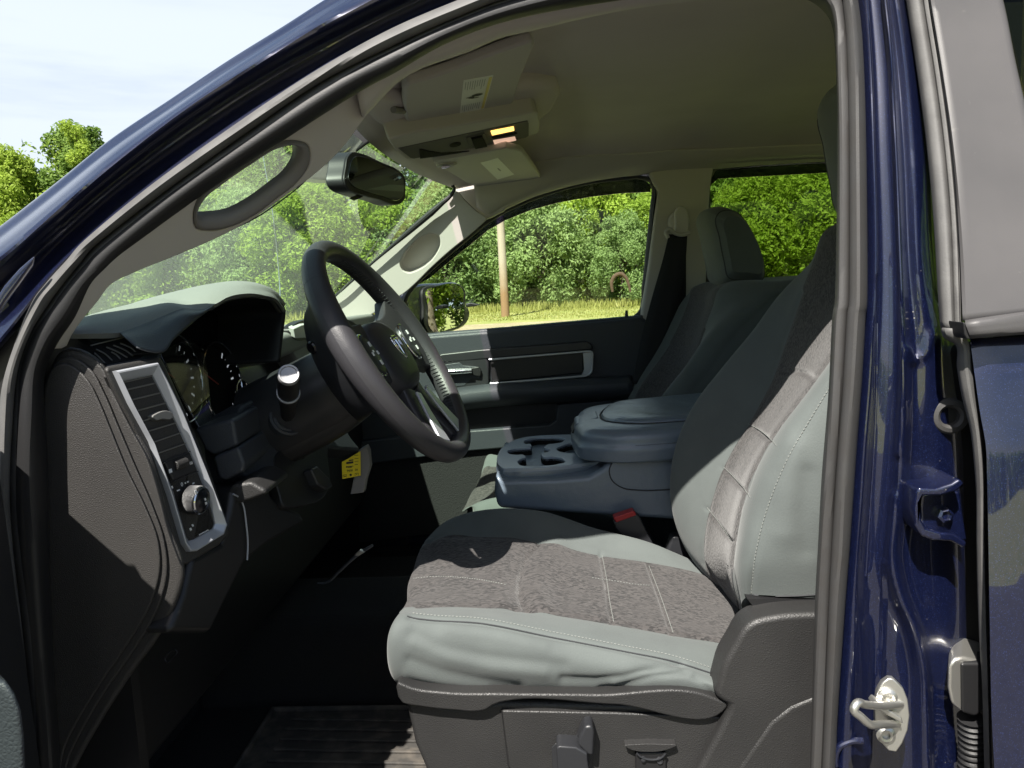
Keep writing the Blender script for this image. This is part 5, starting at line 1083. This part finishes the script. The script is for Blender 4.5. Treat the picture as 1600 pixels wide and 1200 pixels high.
MB().prism(WS([(862, 1168), (868, 1162), (893, 1162), (910, 1132), (917, 1130), (928, 1132), (931, 1143), (927, 1184), (922, 1220), (864, 1220)], .9605), (0, .01, 0)).build('switch_recess', CHARS, seat, bevel=.001)
MB().prism(WS([(869, 1169), (874, 1166), (900, 1168), (918, 1178), (918, 1186), (922, 1215), (872, 1215)], .935), (0, .03, 0)).build('seat_switch', CHARS, seat, bevel=.005, seg=4)
MB().prism(WS([(903, 1158), (906, 1150), (914, 1135), (925, 1134), (929, 1143), (927, 1182), (918, 1180), (904, 1166)], .938), (0, .026, 0)).build('seat_switch', CHARS, seat, bevel=.005, seg=4)
MB().prism(WS(sm([(976, 1166), (1000, 1163), (1034, 1163), (1057, 1165), (1044, 1171), (1012, 1175), (988, 1172)], 40), .950), (0, .02, 0)).build('lumbar_scoop', CHAR, seat, bevel=.003)
MB().prism(WS([(993, 1176), (1041, 1176), (1041, 1230), (994, 1230)], .955), (0, .01, 0)).build('lumbar_switch', DARK, seat, bevel=.002)
mb = MB(); mb.tube(WS([(995, 1177), (999, 1181), (1036, 1182), (1040, 1177)], .951), .0014, 8, n=20); mb.lathe(W(1005, 1187, .953), (0, -1, 0), [(.004, -.002), (.003, .002), (.001, .003)], 16); mb.lathe(W(1031, 1189, .953), (0, -1, 0), [(.005, -.002), (.004, .001), (.002, .0)], 16); mb.build('lumbar_button', CHARS, seat)
MB().prism(WS([(1168, 936), (1280, 934), (1300, 952), (1180, 952)], .985), (0, .12, 0)).build('hinge_gap', DARK, seat)
# buckle
bkl = MB().prism(WS([(959, 816), (994, 803), (999, 807), (1021, 851), (1012, 866), (990, 858), (962, 826)], 1.485), (0, .022, 0)).build('belt_buckle', CHARS, seat, bevel=.003)
MB().prism(WS([(958, 809), (990, 798), (995, 805), (963, 817)], 1.483), (0, .024, .0)).build('buckle_button', REDP, seat, bevel=.002)
MB().prism(WS([(1040, 866), (1050, 838), (1062, 838), (1084, 880), (1072, 890)], 1.50), (0, .03, 0)).build('hinge_cover', CHARS, seat, bevel=.006)

# ================================================================ CENTRE CONSOLE SEAT
zt = 1.10
con = MB().prism(WS([(774, 742), (790, 750), (869, 748), (919, 744), (941, 732), (955, 718), (1000, 708), (1200, 690), (1200, 822), (1050, 813), (869, 801), (778, 795), (772, 770)], 1.535), (0, .34, 0)).build('centre_console', VINYL, truck, bevel=.012, seg=4)
MB().tube(WS([(960, 716), (952, 735), (956, 750), (972, 762), (1000, 766), (1060, 764)], 1.5335), .0012, 6, n=40).build('console_seam', PIPE, con)
to = [(776, 722), (777, 714), (781, 704), (790, 696), (800, 690), (820, 684), (837, 682), (897, 679.5), (980, 676), (985, 712), (922, 724), (880, 729), (837, 732), (800, 733), (784, 732)]
h1 = [(819, 691), (831, 686), (853, 684), (875, 685), (883, 687.5), (880, 690.6), (866, 694), (853, 696.5), (850, 700), (860, 704), (856, 707), (845, 709.4), (847, 713), (869, 715), (881, 719), (883, 722), (872, 726), (850, 729), (825, 729.7), (811, 726), (809, 722.5), (814, 718), (822, 714.7), (820, 712.5), (806, 711.5), (794, 708.4), (793, 706), (800, 703), (819, 700.6), (831, 698.4), (830, 695), (820, 693.7)]
h2 = [(870, 702), (878, 697.5), (898, 695), (900, 707), (880, 707.5), (872, 705)]
wz = lambda l, z=zt: [WZ(x, y, z) for x, y in l]
hs1, hs2 = sm(h1, 120), sm(h2, 40)
plate('cup_holder_tray', wz(sm(to, 90)), [wz(hs1), wz(hs2)], TRAY, con, .007, .002, 3)
P = np.array([[p+V(0, 0, d)+(V(.36, 1.70, 0)-V(p[0], p[1], 0))*k for p in wz(sm(to, 90))] for d, k in ((-.004, .012), (-.006, .0), (-.012, -.003), (-.022, -.002), (-.028, .008), (-.032, .03))])
MB().grid(np.concatenate([P, P[:, :1]], 1)).build('tray_skirt', VINYL, con)
mb = MB()
for hh in (hs1, hs2):
    p = np.array(wz(hh)); P = np.array([p+V(0, 0, -.003), p+V(0, 0, -.075)]); P = np.concatenate([P, P[:, :1]], 1); mb.grid(P); mb.add(P[1][:-1], [list(range(len(hh)))])
mb.build('cup_holder', MATTE, con)
lid = [V(.045, 1.60, 0), V(.055, 1.555, 0), V(.095, 1.527, 0), V(.30, 1.52, 0), V(.66, 1.52, 0), V(.66, 1.885, 0), V(.22, 1.885, 0), V(.12, 1.875, 0), V(.068, 1.84, 0), V(.047, 1.76, 0)]
ls = [V(*q) for q in smooth(lid, 90, closed=True)]
def ring(k, z, c=V(.34, 1.70, 0)): return [V((p[0]-c[0])*k+c[0], (p[1]-c[1])*k+c[1], z+.02*(p[0]-.2)) for p in ls]
rows = np.array([ring(.955, 1.116), ring(.99, 1.120), ring(1.0, 1.132), ring(1.0, 1.148), ring(.985, 1.152), ring(.98, 1.156), ring(.975, 1.168), ring(.94, 1.178), ring(.86, 1.184), ring(.6, 1.187), ring(.05, 1.188)])
P = np.concatenate([rows, rows[:, :1]], 1); P = np.stack([smooth(P[:, i], 60) for i in range(P.shape[1])], 1)
al = MB().grid(P).build('arm_rest_lid', VINYL, con)
pad = [V(.125, 1.60, 0), V(.16, 1.575, 0), V(.3, 1.57, 0), V(.66, 1.57, 0), V(.66, 1.845, 0), V(.22, 1.845, 0), V(.15, 1.825, 0), V(.125, 1.77, 0)]
ls = [V(*q) for q in smooth(pad, 70, closed=True)]
rows = np.array([ring(1.0, 1.176), ring(.995, 1.186), ring(.98, 1.191), ring(.93, 1.194), ring(.6, 1.197), ring(.05, 1.198)]); P = np.concatenate([rows, rows[:, :1]], 1)
MB().grid(np.stack([smooth(P[:, i], 30) for i in range(P.shape[1])], 1)).build('lid_pad', VINYL, con)
MB().tube([p+V(0, 0, .0) for p in ring(1.005, 1.186)], .002, 6, n=0, closed=True).build('lid_piping', PIPE, con)
ls = [V(*q) for q in smooth(lid, 90, closed=True)]
mb = MB(); stitch(mb, ring(.992, 1.1535)[8:40], .5, .0006, step=.004); mb.build('lid_stitching', PIPE, con)
MB().prism([V(.048, 1.655, 1.172), V(.048, 1.745, 1.172), V(.10, 1.745, 1.186), V(.10, 1.655, 1.186)], (0, 0, -.035)).build('lid_latch', VINYL, con, bevel=.006, seg=4)
MB().prism([V(.040, 1.665, 1.150), V(.040, 1.735, 1.150), V(.050, 1.735, 1.168), V(.050, 1.665, 1.168)], (.004, 0, -.001)).build('latch_recess', DARK, con)

# ================================================================ FLOOR
MB().prism([V(-1.0, 2.44, .5), V(-.50, 2.44, .5), V(-.50, 2.44, 1.33), V(-1.0, 2.44, 1.3)], (0, .03, 0)).build('kick_panel', DARK, truck)
fl = MB().prism([V(-.80, .93, .60), V(1.25, .93, .60), V(1.25, 2.46, .60), V(-.80, 2.46, .60)], (0, 0, -.06)).build('cabin_floor', CARPET, truck)
MB().prism([V(-.80, 1.52, .60), V(1.2, 1.52, .60), V(1.2, 1.56, .70), V(-.80, 1.56, .78), V(-.8, 1.84, .78), V(1.2, 1.84, .70), V(1.2, 1.88, .6), V(-.8, 1.88, .6)][:0] or [V(-.80, 1.50, .59), V(-.80, 1.57, .77), V(-.80, 1.83, .77), V(-.80, 1.90, .59)], (2.0, 0, 0)).build('transmission_tunnel', CARPET, truck, bevel=.03)
MB().prism([V(-.78, .93, .58), V(-.78, 2.46, .58), V(-.98, 2.46, 1.3), V(-.98, .93, 1.3)], (-.02, 0, 0)).build('firewall', CARPET, truck)
MB().prism([V(-.80, .935, .40), V(1.25, .935, .40), V(1.25, .905, .62), V(-.8, .905, .62)], (0, -.06, .0)).build('sill', PAINT, truck, bevel=.01)
MB().prism([V(-.59, .955, .5), V(-.585, .955, 1.425), V(-.62, .955, 1.455), V(-.68, .955, 1.46), V(-1.05, .955, 1.3), V(-1.05, .955, .5)], (0, .02, 0)).build('kick_panel', DARK, truck)
mt = thing('floor_mat', (-.36, 1.23, .60), 'grey ribbed rubber floor mat lying in the front footwell, its corner in sun', 'mat')
mm = MB(); z0 = .608
mm.prism([V(-.62, .97, z0-.004), V(-.10, .97, z0-.004), V(-.10, 1.49, z0-.004), V(-.62, 1.49, z0-.004)], (0, 0, .008)); ms = mm.build('mat_sheet', MATR, mt, bevel=.003)
mb = MB()
for k in range(16):
    y = 1.0+k*.034
    if y < 1.45: mb.prism([V(-.56, y, z0+.004), V(-.13, y-.02, z0+.004), V(-.13, y-.012, z0+.004), V(-.56, y+.008, z0+.004)], (0, 0, .005))
for q in ([V(-.61, .98, z0+.006), V(-.11, .98, z0+.006), V(-.11, 1.48, z0+.006), V(-.61, 1.48, z0+.006)],): mb.tube(q+q[:1], .008, 8, n=0)
mb.build('mat_ribs', MATR, mt, bevel=.0015)
# ================================================================ OUTSIDE
def gmat(name, a, b, c, s1, s2):
    return mat(name, a, 0.95, var=[('noise', s1, b, .4, .62), ('noise', s2, c, .5, .68)], bump=[('noise', 8, .6, .05), ('noise', 60, .5, .02)])
GRASS = gmat('mown_grass', (0.25, 0.27, 0.07), (0.34, 0.32, 0.12), (0.19, 0.24, 0.055), .9, 7)
TRACK = gmat('dry_dirt', (0.34, 0.27, 0.17), (0.40, 0.33, 0.21), (0.26, 0.24, 0.11), 1.2, 9)
GRAV = gmat('old_asphalt', (0.085, 0.08, 0.072), (0.065, 0.062, 0.058), (0.11, 0.105, 0.09), 3, 40)
def sheet(name, pts, z, m):
    me = bpy.data.meshes.new(name); me.from_pydata([(x, y, z) for x, y in pts], [], [list(range(len(pts)))]); me.materials.append(m)
    o = bpy.data.objects.new(name, me); COL.objects.link(o); o['kind'] = 'structure'; return o
sheet('ground', [(-600, -600), (600, -600), (600, 600), (-600, 600)], 0, GRASS)
sheet('driveway', [(-16, -9), (18, -9), (18, 4.5), (-16, 4.5)], .004, GRAV)
tk = [(-30, 13.0), (-12, 15.5), (0, 17.5), (14, 19), (30, 20)]; tk2 = [(-30, 21.5), (-12, 23.0), (0, 24.6), (14, 25.6), (30, 26)]
sheet('dirt_track', tk+tk2[::-1], .004, TRACK)

def leafmat(name, a, b, tr):
    m = bpy.data.materials.new(name); m.use_nodes = True; t = m.node_tree; lk = t.links.new; p = t.nodes['Principled BSDF']; o = t.nodes['Material Output']
    oi = t.nodes.new('ShaderNodeObjectInfo'); co = t.nodes.new('ShaderNodeTexCoord'); n = t.nodes.new('ShaderNodeTexNoise'); n.inputs['Scale'].default_value = 1.1; n.inputs['Detail'].default_value = 6; lk(co.outputs['Object'], n.inputs['Vector'])
    ad = t.nodes.new('ShaderNodeMath'); ad.operation = 'MULTIPLY_ADD'; ad.inputs[1].default_value = .8; lk(oi.outputs['Random'], ad.inputs[0]); lk(n.outputs['Fac'], ad.inputs[2])
    r_ = t.nodes.new('ShaderNodeMapRange'); r_.inputs['From Min'].default_value = .4; r_.inputs['From Max'].default_value = 1.25; lk(ad.outputs[0], r_.inputs['Value'])
    x = t.nodes.new('ShaderNodeMix'); x.data_type = 'RGBA'; x.inputs['A'].default_value = (*a, 1); x.inputs['B'].default_value = (*b, 1); lk(r_.outputs['Result'], x.inputs['Factor'])
    lk(x.outputs['Result'], p.inputs['Base Color']); p.inputs['Roughness'].default_value = .6; p.inputs['Specular IOR Level'].default_value = .3
    ts = t.nodes.new('ShaderNodeBsdfTranslucent'); lk(x.outputs['Result'], ts.inputs['Color']); ms_ = t.nodes.new('ShaderNodeMixShader'); ms_.inputs['Fac'].default_value = tr
    lk(p.outputs['BSDF'], ms_.inputs[1]); lk(ts.outputs[0], ms_.inputs[2]); lk(ms_.outputs[0], o.inputs['Surface']); return m
LF1 = leafmat('broad_leaf', (0.14, 0.24, 0.05), (0.28, 0.40, 0.085), .48)
LF2 = leafmat('grey_green_leaf', (0.21, 0.31, 0.11), (0.33, 0.44, 0.17), .45)
LF3 = leafmat('yellow_green_leaf', (0.23, 0.34, 0.045), (0.40, 0.52, 0.08), .48)
LFG = leafmat('grass_blade', (0.24, 0.29, 0.06), (0.38, 0.37, 0.12), .35)
BARK = mat('bark', (0.10, 0.075, 0.055), .95, var=('noise', 6, (0.16, 0.13, 0.10), .4, .65), bump=[('noise', 14, .8, .03)])

def leaf_cloud(rng, centres, rads, n, size, out_c):
    k = len(centres); w_ = np.array(rads)**2; idx = rng.choice(k, n, p=w_/w_.sum())
    d = rng.normal(size=(n, 3)); d /= np.linalg.norm(d, axis=1, keepdims=True); rr = rng.uniform(.35, 1.0, n)**.6
    c = np.array(centres)[idx]+d*(np.array(rads)[idx]*rr)[:, None]
    nrm = d*.6+rng.normal(size=(n, 3))*.55+np.array([0, 0, .35]); nrm /= np.linalg.norm(nrm, axis=1, keepdims=True)
    a = np.cross(nrm, rng.normal(size=(n, 3))); a /= np.linalg.norm(a, axis=1, keepdims=True); b = np.cross(nrm, a)
    s = size*rng.uniform(.55, 1.25, n)[:, None]; bend = nrm*s*.18
    v = np.stack([c-a*s, c-b*s*.45+bend, c+a*s, c+b*s*.45+bend], 1).reshape(-1, 3)
    return v
def crown_mesh(seed, h, r, z0, nl, size, m, airy=0):
    rng = np.random.default_rng(seed); cs = []; rs = []
    nlobe = 34 if not airy else 20
    for k in range(nlobe):
        t = (k+.5)/nlobe; z = z0+(h-z0)*(t**.85); prof = math.sin(math.pi*min(1, max(.02, (z-z0*.6)/(h-z0*.6)))**.75)**.65
        a = rng.uniform(0, 2*math.pi); q = r*prof*rng.uniform(.35, .92)
        cs.append((q*math.cos(a), q*math.sin(a), z)); rs.append(r*rng.uniform(.18, .34)*(.75 if airy else 1))
    for k in range(nlobe*5):
        j = rng.integers(0, nlobe); d = rng.normal(size=3); d /= np.linalg.norm(d); cc = np.array(cs[j])+d*rs[j]*1.0
        if cc[2] > .15*h and cc[2] < h*1.02: cs.append(tuple(cc)); rs.append(rs[j]*rng.uniform(.22, .42))
    v = leaf_cloud(rng, cs, rs, int(nl*.92), size, None)
    big = [(r*.45*math.cos(a), r*.45*math.sin(a), z0+(h-z0)*f) for a, f in zip(rng.uniform(0, 6.28, 16), np.linspace(.15, .8, 16))]
    v = np.concatenate([v, leaf_cloud(rng, big, [r*.55*(.6 if airy else 1)]*16, nl-int(nl*.92), size, None)])
    me = bpy.data.meshes.new('crown'); me.from_pydata(v.tolist(), [], [(4*i, 4*i+1, 4*i+2, 4*i+3) for i in range(nl)]); me.materials.append(m)
    limbs = MB(); top = z0+(h-z0)*.62
    pts = [V(0, 0, -.1), V(.04*r, .02*r, z0*.6), V(-.03*r, .05*r, (z0+top)/2), V(.02*r, 0, top)]
    limbs.tube(pts, [h*.022, h*.017, h*.011, h*.004], 9, n=14)
    for k in range(9):
        j = rng.integers(0, nlobe); st = smooth(pts, 20)[rng.integers(7, 17)]; e = np.array(cs[j]); limbs.tube([st, st*.5+e*.5+V(0, 0, -.08*h*.3), e], [h*.009, h*.006, h*.002], 6, n=7)
    tm = bpy.data.meshes.new('trunk'); tm.from_pydata(limbs.v, [], limbs.f); tm.materials.append(BARK); tm.polygons.foreach_set('use_smooth', [True]*len(tm.polygons))
    return me, tm
KIND = {'broad': crown_mesh(1, 10, 3.6, 1.2, 42000, .135, LF1), 'broad2': crown_mesh(2, 10, 3.4, 1.0, 42000, .13, LF3), 'airy': crown_mesh(3, 11, 2.4, 2.0, 11000, .10, LF3, 1),
        'shrub': crown_mesh(4, 5, 2.9, .2, 34000, .095, LF2), 'shrub2': crown_mesh(5, 4.4, 2.6, .1, 30000, .09, LF3), 'bright': crown_mesh(6, 6.5, 2.9, .3, 34000, .115, LF3), 'dark': crown_mesh(8, 9, 3.5, .5, 42000, .13, LF1)}
HT = {'broad': 10, 'broad2': 10, 'airy': 11, 'shrub': 5, 'shrub2': 4.4, 'bright': 6.5, 'dark': 9}
def plant(name, kind, x, y, h, rz, label, cat, group=None):
    s = h/HT[kind]; e = thing(name, (x, y, 0), label, cat, group)
    for nm, me in zip(('crown', 'trunk'), KIND[kind]):
        o = bpy.data.objects.new(nm, me); COL.objects.link(o); o.parent = e; o.scale = (s*random.uniform(.92, 1.1), s*random.uniform(.92, 1.1), s); o.rotation_euler = (0, 0, rz)
    return e
random.seed(11)
EDGE = 'trees along the far edge of the field'
for x, y, h, k, lab in [
    (-30.5, 42, 9.9, 'broad2', 'light green leafy tree at the left edge of the view, outside the blue roof pillar'),
    (-33.5, 45, 10.2, 'dark', 'dark green tree at the extreme left edge of the photo'),
    (-28.8, 41, 9.0, 'broad2', 'yellow-green tree filling the dip between two taller crowns at the left'),
    (-27.3, 45, 10.6, 'broad', 'rounded green tree just left of the feathery-topped tree, against the sky'),
    (-26.2, 43, 10.9, 'airy', 'slender tree with an open feathery top rising above its neighbours against the sky'),
    (-23.0, 43, 8.8, 'dark', 'dark green tree seen through the windscreen beside the near grab handle'),
    (-19.6, 41, 9.2, 'broad', 'tall green tree seen through the opening of the near grab handle'),
    (-16.0, 42, 9.0, 'broad2', 'broad green tree behind the whip aerial'),
    (-13.0, 40, 9.0, 'broad', 'green tree in the windscreen below the rear-view mirror'),
    (-9.6, 42, 9.2, 'dark', 'dark green tree behind the rim of the steering wheel'),
    (-6.2, 43, 9.6, 'broad', 'green tree above the far door mirror'),
    (-2.6, 43, 9.8, 'dark', 'dark tree straight behind the utility pole'),
    (0.9, 44, 10.0, 'broad', 'green tree at the top of the passenger window, right of the utility pole'),
    (4.0, 43, 10.2, 'dark', 'dark crowned tree in the top rear corner of the passenger window'),
    (7.0, 42, 9.6, 'broad', 'green tree hidden mostly behind the passenger headrest'),
    (10.4, 40, 9.6, 'dark', 'dark green tree filling the middle of the rear side window'),
    (13.8, 40, 9.6, 'broad2', 'yellow-green tree at the right of the rear side window'),
    (17.0, 41, 9.6, 'broad', 'green tree beyond the rear side window, nearest the seat back')]:
    plant('tree', k, x, y, h, random.uniform(0, 6), lab, 'tree')
for x, y, h, k, lab in [
    (-26.5, 38, 5.2, 'bright', 'bright green bushy growth low at the left edge of the view'),
    (-22.0, 37, 5.4, 'shrub2', 'light green bush low behind the near pillar'),
    (-18.0, 36, 5.6, 'bright', 'bright green bush above the left end of the dashboard'),
    (-14.2, 36, 5.6, 'shrub', 'grey-green bush above the instrument hood'),
    (-10.8, 35, 5.4, 'shrub2', 'light bush between the instrument hood and the steering wheel'),
    (-7.4, 35.5, 5.4, 'bright', 'bush seen through the steering wheel'),
    (-4.6, 35, 5.0, 'shrub', 'grey-green shrub behind the far door mirror'),
    (-2.7, 36.5, 4.8, 'shrub', 'big grey-green shrub just left of the utility pole, dark hollow at its foot'),
    (-0.3, 35, 4.9, 'shrub', 'rounded grey-green shrub just right of the utility pole'),
    (2.0, 37, 6.2, 'bright', 'bright yellow-green young tree in the middle of the passenger window'),
    (3.3, 34.5, 3.6, 'shrub', 'pale shrub behind the bent brown limb'),
    (5.0, 35, 4.8, 'bright', 'yellow-green bush at the rear edge of the passenger window'),
    (8.6, 34, 5.0, 'bright', 'bright green bush right of the passenger headrest'),
    (11.0, 33, 5.2, 'shrub2', 'light green bush low in the rear side window'),
    (13.6, 33, 5.0, 'bright', 'green bush in the rear side window beside the near seat back')]:
    plant('shrub', k, x, y, h, random.uniform(0, 6), lab, 'bush')
# woods further round that the mirrors and the paint reflect
for x, y, h, k in [(16, 24, 9, 'broad'), (21, 20, 9, 'broad2'), (26, 15, 10, 'broad'), (31, 10, 10, 'broad2'), (36, 6, 10, 'dark'), (38, 14, 11, 'dark'), (44, 9, 11, 'broad'), (24, 22, 10, 'dark')]:
    plant('tree', k, x, y, h, random.uniform(0, 6), 'leafy green tree in the wood behind the truck, seen only in the far door mirror', 'tree', 'trees in the wood behind the truck')
rng = np.random.default_rng(4); cs = []; rs = []
for k in range(460): cs.append((rng.uniform(-110, 150), rng.uniform(-86, -78), rng.uniform(.3, 5.2))); rs.append(rng.uniform(1.6, 2.6))
v = leaf_cloud(rng, cs, rs, 44000, .6, None); me = bpy.data.meshes.new('distant_wood'); me.from_pydata(v.tolist(), [], [(4*i, 4*i+1, 4*i+2, 4*i+3) for i in range(44000)]); me.materials.append(LF1)
dw_ = bpy.data.objects.new('distant_wood', me); COL.objects.link(dw_); tag(dw_, 'distant line of woodland that shows only as a reflection in the blue doors', 'wood', kind='stuff')
# far wood that closes the gaps low down
rng = np.random.default_rng(21); cs = []; rs = []
for k in range(150): cs.append((rng.uniform(-48, 34), rng.uniform(47, 54), rng.uniform(.6, 6.2))); rs.append(rng.uniform(1.0, 1.9))
v = leaf_cloud(rng, cs, rs, 42000, .28, None); me = bpy.data.meshes.new('far_wood'); me.from_pydata(v.tolist(), [], [(4*i, 4*i+1, 4*i+2, 4*i+3) for i in range(42000)]); me.materials.append(LF1)
fw_ = bpy.data.objects.new('far_wood', me); COL.objects.link(fw_); tag(fw_, 'mass of woodland filling in behind the edge trees', 'wood', kind='stuff')
# tall grass at the foot of the bushes and tufts over the field
n = 26000; yy = np.where(rng.random(n) < .6, rng.uniform(30.5, 35, n), rng.uniform(25.5, 31, n)); xx = rng.uniform(-.74, .46, n)*yy
hh = np.where(yy > 32, rng.uniform(.10, .42, n), rng.uniform(.03, .09, n)); ang = rng.uniform(0, math.pi, n); wd = np.where(yy > 31, .035, .025)
b0 = np.stack([xx, yy, np.zeros(n)], 1); dd = np.stack([np.cos(ang), np.sin(ang), np.zeros(n)], 1)*wd[:, None]; tp = b0+np.stack([rng.normal(0, .12, n)*hh*2, rng.normal(0, .12, n)*hh*2, hh], 1)
v = np.stack([b0-dd, b0+dd, tp], 1).reshape(-1, 3); me = bpy.data.meshes.new('tall_grass'); me.from_pydata(v.tolist(), [], [(3*i, 3*i+1, 3*i+2) for i in range(n)]); me.materials.append(LFG)
tgr = bpy.data.objects.new('tall_grass', me); COL.objects.link(tgr); tag(tgr, 'tall pale grass growing along the foot of the bushes', 'grass', kind='stuff')
# utility pole
def polem(m, t, p, lk, tex):
    co = t.nodes.new('ShaderNodeTexCoord'); sx = t.nodes.new('ShaderNodeSeparateXYZ'); lk(co.outputs['Object'], sx.inputs[0])
    ad = t.nodes.new('ShaderNodeMath'); ad.operation = 'MULTIPLY_ADD'; ad.inputs[1].default_value = .8; lk(tex('noise', 3), ad.inputs[0]); lk(sx.outputs['Z'], ad.inputs[2])
    r_ = t.nodes.new('ShaderNodeMapRange'); r_.inputs['From Min'].default_value = 1.2; r_.inputs['From Max'].default_value = 2.4; lk(ad.outputs[0], r_.inputs['Value'])
    x = t.nodes.new('ShaderNodeMix'); x.data_type = 'RGBA'; x.inputs['A'].default_value = (.27, .16, .085, 1); x.inputs['B'].default_value = (.40, .34, .28, 1); lk(r_.outputs[0], x.inputs['Factor']); lk(x.outputs['Result'], p.inputs['Base Color'])
POLE = mat('weathered_pole_wood', (.3, .25, .2), .9, bump=[('noise', 12, .6, .02, (1, 1, .08))], extra=polem)
up_ = MB(); up_.tube([V(-1.607, 28.16, -.1), V(-1.66, 28.16, 4.5), V(-1.72, 28.16, 10.2)], [.155, .135, .11], 20, n=10)
tag(up_.build('utility_pole', POLE, None), 'weathered wooden utility pole, reddish brown at its foot, on the grass beyond the passenger window', 'pole')
lb = MB(); lb.tube([W(957, 456, 31), W(956, 440, 31), W(961, 431, 31), W(970, 428, 31), W(978, 434, 31), W(982, 444, 31), W(985, 456, 31)], [.05, .07, .08, .08, .07, .06, .04], 10, n=40)
tag(lb.build('fallen_limb', mat('dead_wood', (.09, .055, .035), .9, bump=[('noise', 10, .7, .02)]), None), 'bent brown dead limb arching out of the tall grass', 'branch')
